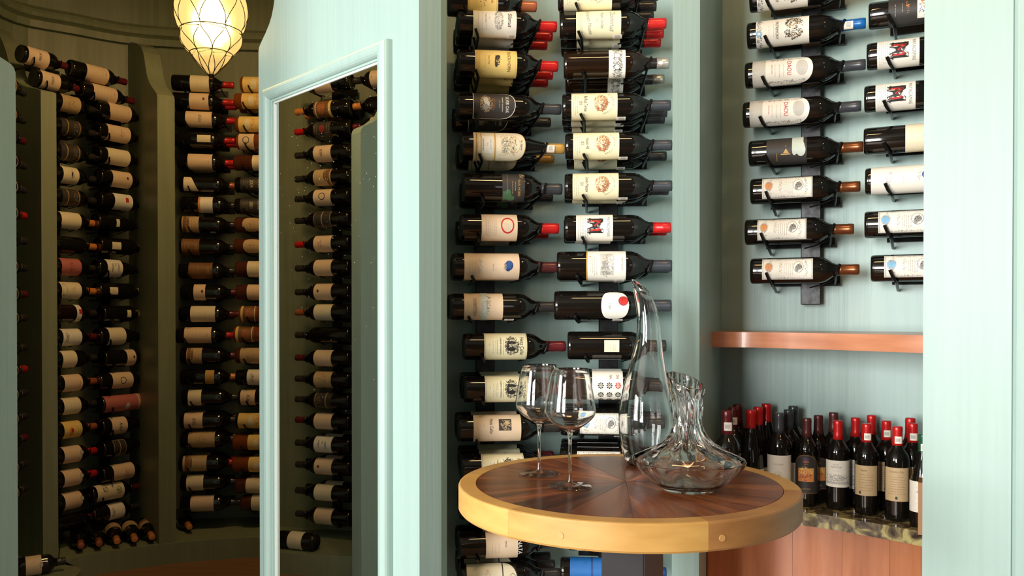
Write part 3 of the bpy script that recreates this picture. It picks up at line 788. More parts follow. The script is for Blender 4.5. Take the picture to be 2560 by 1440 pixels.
def sticker_mesh(kind):
    """small tax seal: white paper with a printed grey block and a pink foot"""
    if kind in STK:
        return STK[kind]
    V, Fc, Mi = [], [], []

    def patch(r, xc, w_, za, zb, m, off):
        n = 4
        b = len(V)
        for i in range(n + 1):
            t = (xc - w_ / 2 + w_ * i / n) / r
            for z in (za, zb):
                V.append((sin(t) * (r + off), -cos(t) * (r + off), z))
        for i in range(n):
            Fc.append((b + 2 * i, b + 2 * i + 2, b + 2 * i + 3, b + 2 * i + 1))
            Mi.append(m)
    if kind == 'body':
        r, xc, za, zb = R0, .050, .150, .176
    else:
        r, xc, za, zb = .0165, .004, .247, .270
    patch(r, xc, .020, za, zb, 0, .0022)
    patch(r, xc - .002, .012, za + .006, zb - .006, 1, .0027)
    patch(r, xc + .0085, .003, za, zb, 2, .0027)
    me = bpy.data.meshes.new('seal_sticker')
    me.from_pydata(V, [], Fc)
    for i, p in enumerate(me.polygons):
        p.material_index = Mi[i]
    for n_ in ('ivory', 'lgrey', 'peach'):
        me.materials.append(ink(n_))
    STK[kind] = me
    return me


def bottle(M, rs, ls, label, group, design=None, z0=.05, z1=.15, shape='bordeaux', glass=None, cap=None, capz=.243, sticker=None, name='wine_bottle'):
    glass = glass or GLASSB
    o = thing(name, label, 'bottle', group=group)
    o.matrix_world = M @ Matrix.Diagonal((rs, rs, ls, 1))
    data_obj('glass_body', body_mesh(shape, glass), o)
    if design:
        lb = data_obj('label', label_mesh(design, z0, z1), o)
        if shape == 'burgundy':
            lb.scale = (1.067, 1.067, 1)
    if cap:
        data_obj('capsule', caps_mesh(cap, capz), o)
    if sticker:
        data_obj('seal_sticker', sticker_mesh(sticker), o)
    return o


def rack_matrix(base, d, z, roll=0.0):
    d = Vector((d[0], d[1])).normalized()
    n = Vector((d.y, -d.x))
    M = Matrix(((0, -n.x, d.x, base[0]), (0, -n.y, d.y, base[1]), (-1, 0, 0, z), (0, 0, 0, 1)))
    return M @ Matrix.Rotation(radians(roll), 4, 'Z')


CRAD = {}


def cradle_mesh(depth, wall, low=False):
    """iron hooks in the bottle's own frame: +x is down, +y goes to the wall"""
    k = (depth, round(wall, 3), low)
    if k in CRAD:
        return CRAD[k]
    bm = bmesh.new()
    r = R0 + .005
    seg = 5 if low else 7
    yb = wall + .004
    # under the body: rod from the wall to the front, curling up before the bottle
    tube(bm, [(r, yb, .065), (r, -.012, .062), (r - .004, -.028, .058), (r - .012, -.039, .053)] + ([(r - .030, -.046, .046)] if wall < .2 else [(r - .015, -.041, .052)]), .0042, seg)
    for i in range(1, depth):
        y = i * .085
        tube(bm, [(r, y - .014, .062), (r - .010, y - .038, .055), (r - .022, y - .043, .050)], .0036, seg)
    # behind the neck: rod and a hook around the neck
    nr = .0150 + .005
    tube(bm, [(nr + .002, yb, .236), (nr, -.006, .236), (nr - .006, -.018, .238), (nr - .020, -.021, .243), (nr - .033, -.016, .248)], .0036, seg)
    # shoulder strut joining both rods back to the bar
    tube(bm, [(r + .002, .036, .165), (r - .005, .036, .192), (nr + .008, .036, .216), (nr + .002, .030, .236)], .0022, seg)
    # flat foot plate behind, on the bar
    box(bm, (.012, yb - .006, .150), (.030, .006, .20))
    o = mesh_obj('tmp', bm, BLACK, smooth=True)
    CRAD[k] = o.data
    bpy.data.objects.remove(o)
    return CRAD[k]


ORD = 'first second third fourth fifth sixth seventh eighth ninth tenth eleventh twelfth thirteenth fourteenth fifteenth sixteenth seventeenth eighteenth nineteenth twentieth twenty-first twenty-second twenty-third twenty-fourth twenty-fifth'.split()
DEPTHW = ['', ', second deep', ', third deep']


def column(rows, pb, pt, Yb, Yt, where, group, rack, wall, step=.085, radial=1.0, low=False):
    """one rack column: rows of bottles lying base at pixel column pb (depth Yb), tip at pt (depth Yt)"""
    B, T = Vector(plan(pb, Yb)), Vector(plan(pt, Yt))
    place_column(rows, B, T, (Yb, pb), where, group, rack, wall, step, radial, low, (pb, pt))


def place_column(rows, B, T, ref, where, group, rack, wall, step, radial, low, pp, zfun=None):
    ax = (T - B)
    L = ax.length
    d = ax / L
    nb = Vector((-d.y, d.x))              # to the wall
    mid_off = ax * .5
    for i, rw in enumerate(rows):
        y = rw['y']
        pb, pt = pp
        b0 = rw.get('b', pb)
        t0 = rw.get('t', b0 + (pt - pb))
        mpp = L / (pt - pb)
        sh = (b0 - pb) * mpp
        base = B + d * sh
        Lr = (t0 - b0) * mpp
        mid = base + d * (Lr * .5)
        z = zfun(y) if zfun else zat(y, mid.y)
        rs = rw.get('rs', radial)
        ls = Lr / .300
        M = rack_matrix(base, d, z, rw.get('roll', 0))
        deps = rw.get('deep', [0])
        l0, l1 = rw.get('lab', (b0 + .2 * (t0 - b0), b0 + .55 * (t0 - b0)))
        z0 = max(.012, (l0 - b0) / (t0 - b0) * .300)
        z1 = min(.183, (l1 - b0) / (t0 - b0) * .300)
        if rw.get('shape') == 'burgundy':
            z1 = min(.140, z1)
        if rw.get('full'):
            z1 = (l1 - b0) / (t0 - b0) * .300
        des = rw.get('d')
        desc = D[des]['desc'] if des else 'unlabelled dark glass'
        for dp in deps:
            off = nb * (dp * step)
            Md = Matrix.Translation((off.x + (random.random() - .5) * .004, off.y, 0)) @ M
            dd = dp if len(deps) > 2 or dp == 0 else 1
            lab = 'bottle, %s, %s row, %s%s' % (desc, ORD[i], where, DEPTHW[dd])
            if len(lab.split()) > 16:
                print('LONG', len(lab.split()), lab)
            bottle(Md, rs, ls, lab, group, des, z0, z1, rw.get('shape', 'bordeaux'), rw.get('glass'), rw.get('cap'), rw.get('capz', .243), rw.get('stk') if dp == 0 or rw.get('stk') == 'body' else None)
        c = data_obj('cradle', cradle_mesh(max(deps) + 1, wall, low), rack)
        c.matrix_local = Matrix.Translation(-rack.location) @ M @ Matrix.Diagonal((rs, rs, ls, 1))


# ------------------------------------------------------------------ plan of the place
K = Vector((-0.234, 2.12))
LE = Vector((-0.830, 2.759))
PD = (LE - K).normalized()                 # along the mirror partition, away from the viewer
PN = Vector((PD.y, -PD.x))                 # candidate normal
if PN.dot(K) > 0:
    PN = -PN                               # faces the viewer
PLEN = (LE - K).length


def s_on_panel(px):
    a = (px - 1280) / F
    # K + s*PD with x = a*y
    return (a * K.y - K.x) / (PD.x - a * PD.y)


def panel_pt(px, py):
    s = s_on_panel(px)
    p = K + PD * s
    return s, zat(py, p.y)


# ---------------------------------------------------------------- setting: floor, ceiling, outer walls
bm = bmesh.new()
prism(bm, [(-4.3, -3.2), (2.9, -3.2), (2.9, 4.6), (-4.3, 4.6)], -.05, 0)
struct(mesh_obj('floor', bm, FLOORM))
bm = bmesh.new()
prism(bm, [(-4.3, -3.4), (2.9, -3.4), (2.9, 4.6), (-4.3, 4.6)], 3.15, 3.2)
struct(mesh_obj('ceiling', bm, PAINT2))
# rear wall with the window opening
bm = bmesh.new()
wx0, wx1, wz0, wz1 = -3.75, -2.15, .75, 2.95
for x0, x1, z0, z1 in ((-4.3, wx0, 0, 3.15), (wx1, .97, 0, 3.15), (1.63, 2.9, 0, 3.15), (.97, 1.63, 0, 1.0), (.97, 1.63, 2.7, 3.15), (wx0, wx1, 0, wz0), (wx0, wx1, wz1, 3.15)):
    box(bm, ((x0 + x1) / 2, -3.05, (z0 + z1) / 2), (x1 - x0, .1, z1 - z0))
struct(mesh_obj('wall_rear', bm, ROOM))
win = struct(thing('window_1', 'tall mullioned window behind the viewer', 'window', ((wx0 + wx1) / 2, -3.03, wz0)))
del win['category']
for i in range(4):
    x = wx0 + (wx1 - wx0) * i / 3
    bm = bmesh.new()
    box(bm, (x - win.location.x, 0, (wz1 - wz0) / 2), (.05, .06, wz1 - wz0))
    mesh_obj('mullion', bm, PAINT, win)
for i in range(5):
    z = (wz1 - wz0) * i / 4
    bm = bmesh.new()
    box(bm, (0, .005, z), (wx1 - wx0, .05, .035))
    mesh_obj('mullion', bm, PAINT, win)
bm = bmesh.new()
for y0, y1, z0, z1 in ((-3.2, -1.85, 0, 3.15), (-.15, 2.0, 0, 3.15), (-1.85, -.15, 0, .9), (-1.85, -.15, 2.9, 3.15)):
    box(bm, (-4.25, (y0 + y1) / 2, (z0 + z1) / 2), (.1, y1 - y0, z1 - z0))
struct(mesh_obj('wall_left', bm, ROOM))
win2 = struct(thing('fill_window_frame', 'added mullioned frame before the left fill light', 'window', (-4.1, -1.0, .9)))  # unseen frame added in front of the left fill light
del win2['category']
for i in range(4):
    bm = bmesh.new()
    box(bm, (0, -.85 + 1.7 * i / 3, 1.0), (.05, .05, 2.0))
    mesh_obj('mullion', bm, PAINT, win2)
bm = bmesh.new()
box(bm, (2.85, 0.2, 1.575), (.1, 6.8, 3.15))
struct(mesh_obj('wall_right', bm, ROOM))

# ---------------------------------------------------------------- mirror partition with its curved end
edge = [panel_pt(648, 1440)[0]]
outline = [(-0.0, 0), (PLEN, 0)]
for px, py in ((648, 128), (650, 117), (656, 103), (666, 82), (675, 60), (681, 40), (685, 20), (688, 0)):
    outline.append(panel_pt(px, py))
sx_ = outline[-1][0]
outline += [(sx_ - .005, 2.62), (sx_ - .01, 3.15), (0, 3.15)]
bm = bmesh.new()
slab(bm, outline, (K.x, K.y, 0), (PD.x, PD.y, 0), (-PN.x, -PN.y, 0), .07)
struct(mesh_obj('wall_partition', bm, PAINT))
# fin closing the partition on the side of the middle rack
B2 = Vector(plan(1117, 2.212))
bm = bmesh.new()
prism(bm, [(K.x, K.y), (B2.x, B2.y), (-.245, 2.70), (-.33, 2.70), (K.x - .04, K.y + .09)], 0, 3.15)
struct(mesh_obj('wall_rack_side', bm, PAINT))

# the mirror in its half-round moulding
mir = thing('wall_mirror', 'tall dark mirror in rounded mint moulding on the slanted partition', 'mirror', (K.x, K.y, 0))
sr, zr = panel_pt(957, 150)
sl, zl = panel_pt(690, 258)
ztop = (zr + zl) / 2
zbot = .25
U = Vector((PD.x, PD.y, 0))
N3 = Vector((PN.x, PN.y, 0))
bm = bmesh.new()
slab(bm, [(sr - .01, zbot), (sl + .01, zbot), (sl + .01, ztop + .01), (sr - .01, ztop + .01)], N3 * .001, U, N3, .003)
mesh_obj('mirror_pane', bm, MIRROR, mir)
bm = bmesh.new()
slab(bm, [(sl - .018, zbot), (sl + .004, zbot), (sl + .004, ztop), (sl - .018, ztop - .012)], N3 * .0045, U, N3, .002)
mesh_obj('bevelled_edge', bm, MEDGE, mir)
bm = bmesh.new()
slab(bm, [(sl, ztop - .006), (sr, ztop - .006), (sr, ztop), (sl, ztop)], N3 * .0045, U, N3, .002)
mesh_obj('bevelled_edge', bm, MEDGE, mir)
bm = bmesh.new()
rq = random.Random(5)
for i in range(170):
    s_, z_ = rq.uniform(sr + .02, sl - .03), ztop - .03 - abs(rq.gauss(0, .35))
    if z_ < zbot + .05:
        continue
    c_ = U * s_ + Vector((0, 0, z_)) + N3 * .0042
    rr_ = rq.uniform(.0004, .0011)
    vs_ = [bm.verts.new(c_ + U * rr_ * cos(2 * pi * k / 6) + Vector((0, 0, rr_ * sin(2 * pi * k / 6)))) for k in range(6)]
    bm.faces.new(vs_)
dsp = mesh_obj('dried_water_spots', bm, mat('dried water spots', (.6, .6, .55), .6), mir)
dsp['kind'] = 'stuff'


def moulding(p0, p1, inward, w_):
    """half-round bead with a small inner step between two points in (s, z)"""
    bm = bmesh.new()
    n = 9
    d = (Vector(p1) - Vector(p0)).normalized()
    q = Vector((-d.y, d.x)) * inward       # from inner edge outward
    prof = [(0.0, 0.0), (0.0, .012), (.006, .012)]
    for i in range(n + 1):
        t = pi * i / n
        prof.append((.006 + (w_ - .006) * (1 - cos(t)) / 2, .012 + .018 * sin(t) * (1 if i < n else 0)))
    prof.append((w_, 0.0))
    R = []
    for k, p in enumerate((Vector(p0), Vector(p1))):
        R.append([])
        for o_, h in prof:
            ss = p + q * o_ + d * (o_ * (-1 if k == 0 else 1))      # mitred ends
            v = U * ss.x + Vector((0, 0, ss.y)) + N3 * h
            R[-1].append(bm.verts.new(v))
    m = len(prof)
    for i in range(m - 1):
        bm.faces.new((R[0][i], R[0][i + 1], R[1][i + 1], R[1][i]))
    bm.faces.new(R[0])
    bm.faces.new(R[1][::-1])
    return mesh_obj('moulding', bm, PAINT, mir, smooth=False)


MW = .046
moulding((sr, ztop), (sl, ztop), 1, MW)
moulding((sl, ztop), (sl, zbot), 1, MW)
moulding((sl, zbot), (sr, zbot), 1, MW)
moulding((sr, zbot), (sr, ztop), 1, MW)

# ---------------------------------------------------------------- door jamb of the cellar
J = Vector(plan(42, 2.589))
JD = Vector((-.73, -.68)).normalized()
JN = Vector((JD.y, -JD.x))
bm = bmesh.new()
ko = zat(182, 2.589)
ol = [(0, 0), (0, ko), (.004, ko + .014), (.012, ko + .024), (.03, ko + .034), (.06, ko + .05), (.11, ko + .09), (.15, ko + .16), (.17, ko + .26), (.18, ko + .5), (.19, 3.15), (.9, 3.15), (.9, 0)]
slab(bm, ol, (J.x, J.y, 0), (JD.x, JD.y, 0), Vector((-.68, .73, 0)), .07)
struct(mesh_obj('wall_jamb', bm, PAINT))
bm = bmesh.new()
e = J + JD * .9
strip_wall(bm, [(e.x, e.y), (-4.3, e.y - .15)], 0, 3.15, -.1)
struct(mesh_obj('wall_entry', bm, PAINT))

bm = bmesh.new()
prism(bm, [(-1.30, 2.09), (-1.232, 1.99), (-4.2, 1.93), (-4.2, 2.03)], 0, 3.15)
struct(mesh_obj('wall_daylight_block', bm, PAINT))  # unseen wall added to keep daylight off the cellar doorway

# ---------------------------------------------------------------- round cellar
WP = [(-1.92, 2.25), (-2.08, 2.6), (-2.14, 3.1), (-2.31, 3.79), (-2.10, 4.04), (-1.86, 4.2), (-1.5, 4.27), (-1.1, 4.29), (-.7, 4.2), (-.3, 3.95), (-.02, 3.5), (-.08, 3.0), (-.72, 2.86)]
WS = smooth_path(WP[:11], 5) + WP[11:]
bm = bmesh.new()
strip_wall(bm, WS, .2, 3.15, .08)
struct(mesh_obj('wall_cellar', bm, MINT_DIMMED))
# picture-rail cornice along the cellar wall: bead over fillet
zc = zat(104, 4.2)


def inset(pts, dlt):
    out = []
    n = len(pts)
    for i in range(n):
        a, b = Vector(pts[max(i - 1, 0)]), Vector(pts[min(i + 1, n - 1)])
        d = (b - a).normalized()
        out.append((pts[i][0] + d.y * dlt, pts[i][1] - d.x * dlt))
    return out


CW = smooth_path(WP[:10], 5)
bm = bmesh.new()
prof = [(0, -.02), (.022, -.02), (.026, .012), (.03, .016), (.046, .026), (.052, .042), (.046, .058), (.03, .068), (.012, .072), (0, .085)]
rings = []
for dlt, dz in prof:
    rings.append([bm.verts.new((x, y, zc + dz)) for x, y in inset(CW, dlt)])
for A, Bq in zip(rings, rings[1:]):
    for i in range(len(A) - 1):
        bm.faces.new((A[i], A[i + 1], Bq[i + 1], Bq[i]))
struct(mesh_obj('trim_1', bm, MINT_DIMMED))
# raised cellar floor, and the ledge carried by a plinth
ZF, ZL = .262, .355
bm = bmesh.new()
prism(bm, [p for p in inset(WS[:-2], .0)] + [(-.72, 2.80), (-1.47, 2.62)], ZF - .04, ZF)
struct(mesh_obj('floor_cellar', bm, FLOORM))
LP = [(-1.66, 2.45), (-1.71, 3.0), (-1.75, 3.40), (-1.90, 3.53), (-1.56, 3.79), (-1.1, 3.9), (-.6, 3.8), (-.25, 3.55)]
inner = smooth_path(LP, 7)
outer = [WS[int(round(i * (50) / (len(inner) - 1)))] for i in range(len(inner))]
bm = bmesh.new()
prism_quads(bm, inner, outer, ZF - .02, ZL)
struct(mesh_obj('baseboard_cellar', bm, MINT_DIMMED))
# fins between the cellar bays, swelling out below an S-curve
ZK = [(83, 0), (92, .14), (100, .25), (118, .42), (136, .50), (156, .55), (194, .62), (208, .66), (220, .71), (232, .77), (244, .85), (256, .93), (264, .98), (272, 1.0)]


ZK1 = [(30, .02), (42, .10), (59, .18), (80, .25), (104, .31), (130, .36), (167, .42), (182, .47), (196, .54), (208, .63), (218, .74), (226, .86), (232, .95), (238, 1.0)]


def fin(name, back, front, thick, ZKs=None, ZD=4.0):
    ZKs = ZKs or ZK
    b, f = Vector(back), Vector(front)
    d = (f - b)
    ln = d.length
    d.normalize()
    n = Vector((-d.y, d.x, 0))
    ol = [(-.06, ZL - .01), (ln, ZL - .01)]
    for py, q in reversed(ZKs):
        ol.append((max(ln * q, .02), zat(py, ZD)))
    ol.append((-.06, zat(ZKs[0][0], ZD)))
    bm = bmesh.new()
    slab(bm, ol, Vector((b.x, b.y, 0)) - n * thick / 2, (d.x, d.y, 0), n, thick)
    struct(mesh_obj(name, bm, MINT_DIMMED))


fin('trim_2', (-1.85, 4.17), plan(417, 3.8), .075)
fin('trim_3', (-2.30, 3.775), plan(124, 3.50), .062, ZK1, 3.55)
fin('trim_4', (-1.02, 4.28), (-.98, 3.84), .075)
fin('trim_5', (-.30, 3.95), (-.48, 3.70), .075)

# ---------------------------------------------------------------- middle rack bay and shelf niche
MC = Vector((.12, .65))
arc = []
for i in range(13):
    x = -.36 + i * (.60 + .36) / 12
    arc.append((x, MC.y + sqrt(2.07 ** 2 - (x - MC.x) ** 2)))
bm = bmesh.new()
strip_wall(bm, arc, 0, 3.15, .05)
struct(mesh_obj('wall_rack', bm, PAINT))
PO = [plan(1680.5, 2.16), plan(1748.5, 2.18)]
bm = bmesh.new()
prism(bm, [PO[0], PO[1], (.665, 2.66), (.60, 2.76), (.545, 2.72)], 0, 3.15)
struct(mesh_obj('wall_post', bm, PAINT))
NW = smooth_path([(.62, 2.672), (.75, 2.628), (1.07, 2.50), (1.40, 2.27), (1.6, 2.0)], 6)
bm = bmesh.new()
strip_wall(bm, NW, 0, 3.15, .05)
struct(mesh_obj('wall_niche', bm, PAINT))


def niche_y(x):
    for a, b in zip(NW, NW[1:]):
        if a[0] <= x <= b[0]:
            t = (x - a[0]) / (b[0] - a[0])
            return a[1] + t * (b[1] - a[1])
    return 2.3


# bright pier
Q0, Q1 = Vector(plan(2308, 1.90)), Vector(plan(2530, 1.78))
bm = bmesh.new()
prism(bm, [(Q0.x, Q0.y), (Q1.x, Q1.y), (Q1.x + .004, Q1.y + .004), (Q1.x + .007, Q1.y - .005), (Q1.x + .13, Q1.y - .17), (Q1.x + .30, Q1.y - .17), (2.85, 1.5), (2.85, 1.62), (Q0.x + .30, Q0.y + .06)], 0, 3.15)
struct(mesh_obj('wall_pier', bm, PAINT))

# ---------------------------------------------------------------- racks of the middle bay
WALLM = .25


def rackbar(name, label, p, d, z0, z1, w_=.06, t_=.022):
    """vertical flat steel bar on the wall at plan point p, d = wall direction"""
    d = Vector((d[0], d[1], 0)).normalized()
    o = thing(name, label, 'wine rack', (p[0], p[1], z0), 'iron wall racks holding the bottles')
    n = Vector((-d.y, d.x, 0))
    bm = bmesh.new()
    slab(bm, [(-w_ / 2, 0), (w_ / 2, 0), (w_ / 2, z1 - z0), (-w_ / 2, z1 - z0)], -n * t_, d, n, t_)
    bmesh.ops.bevel(bm, geom=bm.edges[:], offset=.002, segments=1, affect='EDGES')
    mesh_obj('rail', bm, BARM, o)
    return o


def R(y, d=None, lab=None, cap=None, deep=(0,), **kw):
    q = dict(y=y, deep=list(deep), **kw)
    if d:
        q['d'] = d
    if lab:
        q['lab'] = lab
    if cap:
        q['cap'] = cap
    return q


random.seed(7)
rL = rackbar('wine_rack', 'black iron rack nearest the mirror partition, holding the first middle column', plan(1212, 2.66), (1, .1), .1, 3.0)
rR = rackbar('wine_rack', 'black iron rack beside the slim post, holding the second middle column', plan(1520, 2.685), (1, -.08), .1, 3.0)
rowsL = [
    R(12, 'goldold', (1168, 1242), 'rust', b=1120, t=1340, roll=-8),
    R(62, 'silenus', (1182, 1288), 'red', (0, 1, 2), stk='body', b=1143, t=1391, capz=.245),
    R(162, 'duckhorn', (1185, 1288), 'red', (0, 1, 2), b=1143, t=1393, capz=.245),
    R(270, 'silveroak', (1180, 1284), 'slate', (0, 2), b=1140, t=1401, capz=.245),
    R(369, 'niente', (1181, 1309), 'gold', (0, 2), b=1150, t=1410, capz=.243, stk='neck', shape='burgundy', full=True, rs=.98),
    R(471, 'hobbs', (1253, 1315), 'slate', (0, 2), b=1157, t=1405, capz=.235, rs=1.06),
    R(570, 'bigo', (1200, 1288), 'red', (0, 2), b=1148, t=1394, capz=.246),
    R(667, 'opus', (1160, 1295), 'wine', (0, 1), b=1130, t=1398, capz=.24, full=True),
    R(767, 'quintessa', (1157, 1252), 'dark', (0, 1), b=1122, t=1392, stk='body'),
    R(866, 'heitz', (1208, 1317), 'maroon', (0,), b=1157, t=1413, capz=.243),
    R(972, 'heitz', (1208, 1310), 'maroon', (0, 1, 2), b=1157, t=1410),
    R(1069, 'heitz2', (1182, 1299), 'dark', (0, 1), b=1143, t=1400),
    R(1166, 'heitz', (1202, 1309), 'maroon', (0, 1, 2), b=1152, t=1406),
    R(1262, 'k_lines', (1200, 1300), 'dark', (0, 1), b=1148, t=1400),
    R(1360, 'fenix', (1211, 1290), 'dark', (0, 1), b=1143, t=1396, stk=None),
    R(1438, 'arches', (1162, 1290), 'dark', (0, 1, 2), b=1148, t=1400, full=True),
]
column(rowsL, 1143, 1392, 2.42, 2.455, "mirror-side middle column", 'bottles in the middle rack', rL, WALLM)
rowsR = [
    R(-8, 'creek_red', (1410, 1530), 'dark', (0, 1, 2), b=1396, t=1645),
    R(62, 'dominus', (1441, 1552), 'red', (0, 1, 2), b=1400, t=1664, capz=.247, stk='body'),
    R(161, 'swirl', (1522, 1563), 'silver', (0, 2), b=1410, t=1672, capz=.265, glass=GLASSBR, full=True, rs=1.04),
    R(266, 'creek_red', (1428, 1542), 'slate', (0, 1, 2), b=1405, t=1674, stk='body'),
    R(365, 'creek_vol', (1433, 1547), 'slate', (0, 2), b=1413, t=1678, stk='body'),
    R(466, 'creek_gra', (1431, 1545), 'slate', (0, 1), b=1411, t=1678, stk='body'),
    R(570, 'maya', (1439, 1530), 'red', (0, 1), b=1410, t=1674, capz=.250),
    R(665, 'montelena', (1466, 1564), 'slate', (0, 1), b=1393, t=1679, stk='body', rs=1.12),
    R(764, 'seal', (1504, 1572), 'slate', (0, 1), b=1387, t=1678, stk='body', rs=1.12, full=True),
    R(864, 'square', (1512, 1549), 'dark', (0,), b=1421, t=1666, rs=1.08, full=True),
    R(963, 'dana', (1480, 1556), 'dark', (0, 1), b=1400, t=1668, rs=1.1, full=True),
    R(1057, 'bond_b', (1450, 1556), 'dark', (0, 1, 2), b=1402, t=1668, stk='body'),
    R(1152, 'bond_b', (1443, 1550), 'dark', (0, 1, 2), b=1400, t=1666),
    R(1250, 'k_plain', (1443, 1540), 'dark', (0, 1), b=1402, t=1666),
    R(1345, 'k_lines', (1443, 1540), 'dark', (0,), b=1420, t=1666),
    R(1428, 'bluewrap', (1426, 1540), 'navy', (0,), b=1402, t=1666, full=True),
]
column(rowsR, 1408, 1674, 2.45, 2.425, "post-side middle column", 'bottles in the middle rack', rR, WALLM)

# ---------------------------------------------------------------- racks of the shelf niche
BA, TA = Vector(plan(1871, 2.5)), Vector(plan(2155, 2.388))
axA = (TA - BA).normalized()
nA = Vector((-axA.y, axA.x))
barp = BA + axA * ((2027 - 1871) / 284 * (TA - BA).length) + nA * .118
rA = rackbar('wine_rack', 'black iron rack bar ending above the wooden shelf', plan(2027, barp.y), (axA.x, axA.y), zat(762, barp.y), 3.0, .056, .03)
NA_ = [
    R(-18, 'patrimony', (1893, 2020), 'royal', b=1873, t=2160, roll=4),
    R(75, 'patrimony', (1893, 2026), 'royal', b=1869, t=2162, capz=.243, stk='neck', roll=4, full=True),
    R(176, 'daou', (1882, 2034), 'slate', b=1862, t=2160, roll=4, full=True),
    R(277, 'daou', (1875, 2026), 'slate', b=1857, t=2150, roll=4, full=True),
    R(376, 'darioush', (1917, 2018), 'copper', b=1871, t=2154, capz=.240),
    R(473, 'bond_o', (1907, 2033), 'copper', b=1876, t=2148, capz=.246, roll=-8),
    R(577, 'bond_o', (1897, 2020), 'copper', b=1864, t=2135, capz=.246, roll=-8),
    R(676, 'bond_o', (1909, 2036), 'copper', b=1878, t=2148, capz=.246, roll=-8),
]
column(NA_, 1871, 2155, 2.5, 2.388, 'niche bar column', 'bottles on the niche wall', rA, .118)
BB, TB = Vector(plan(2168, 2.385)), Vector(plan(2168, 2.385)) + Vector((.906, -.423)) * .325
nB = Vector((.423, .906))
pB = BB + (TB - BB) * .55 + nB * .118
rB = rackbar('wine_rack', 'black iron rack half hidden behind the bright pier', (pB.x, pB.y), (.906, -.423), 1.5, 3.0, .056, .03)
NB_ = [
    R(30, 'art', (2216, 2350), 'red', b=2169, full=True),
    R(133, 'maya', (2192, 2290), 'red', b=2167, roll=4),
    R(240, 'maya', (2187, 2280), 'red', b=2160, roll=4),
    R(347, 'colgin', (2258, 2360), 'dark', b=2160, full=True),
    R(449, 'opusw', (2178, 2326), 'wine', b=2164, full=True),
    R(559, 'bond_b', (2196, 2322), 'rust', b=2163, roll=-8),
    R(670, 'bond_b', (2208, 2334), 'rust', b=2176, roll=-8),
]
place_column(NB_, BB, TB, None, 'pier-side niche column', 'bottles on the niche wall', rB, .118, .085, 1.0, False, (2168, 2168 + 300),
             zfun=lambda y: zat(y, 2.345))

# ---------------------------------------------------------------- cellar racks
GC = 'bottles in the dim cellar'
cre, cap_c = None, None


def cellar_rack(label, B, T, z0, z1):
    ax = (T - B).normalized()
    n = Vector((-ax.y, ax.x))
    p = B + (T - B) * .5 + n * .125
    return rackbar('wine_rack', label, (p.x, p.y), (ax.x, ax.y), z0, z1, .05, .015)


def crow(spec):
    out = []
    for s in spec:
        y, d, cap = s[0], s[1], s[2]
        kw = s[3] if len(s) > 3 else {}
        out.append(R(y, d, kw.pop('lab', None), cap, kw.pop('deep', (0,)), **kw))
    return out


# first bay, column against the fin
Ba, Ta = Vector(plan(116, 3.66)), Vector(plan(238, 3.87))
ra = cellar_rack('black iron rack against the first cellar fin', Ba, Ta, .45, 2.5)
spec = [
    (150, 'k_script', 'maroon', dict(b=58, t=168, lab=(67, 115))), (208, 'k_script', 'maroon', dict(b=88, t=196, lab=(98, 141))), (262, 'k_tan', 'dark', dict(lab=(145, 200))), (322, 'k_dark', 'dark', dict(lab=(142, 196))),
    (383, 'k_dark', 'dark', dict(lab=(142, 195))), (440, 'k_fig', 'dark', dict(lab=(146, 185))), (495, 'k_dark', 'dark', dict(lab=(144, 188))), (553, 'k_plain', 'orange', dict(lab=(140, 189))),
    (613, None, 'orange'), (668, 'k_pink', 'dark', dict(lab=(140, 189))), (727, 'k_greenring', 'orange', dict(lab=(141, 191))), (783, 'k_stamp', 'dark', dict(lab=(178, 196), glass=GLASSBR)),
    (843, 'k_arms', 'maroon', dict(lab=(144, 193))), (897, 'k_plain', 'dark', dict(lab=(142, 177))), (957, 'k_lines', 'rust', dict(lab=(146, 200))), (1014, 'k_plain', 'dark', dict(lab=(146, 188))),
    (1073, 'k_fruit', 'rust', dict(lab=(146, 192))), (1135, 'k_badge', 'red', dict(lab=(146, 190))), (1193, 'k_badge', 'red', dict(lab=(146, 190))), (1250, 'k_badge', 'maroon', dict(lab=(147, 190))), (1303, None, 'red')]
column(crow(spec), 116, 238, 3.66, 3.87, "first cellar bay's near column", GC, ra, .14, low=True)
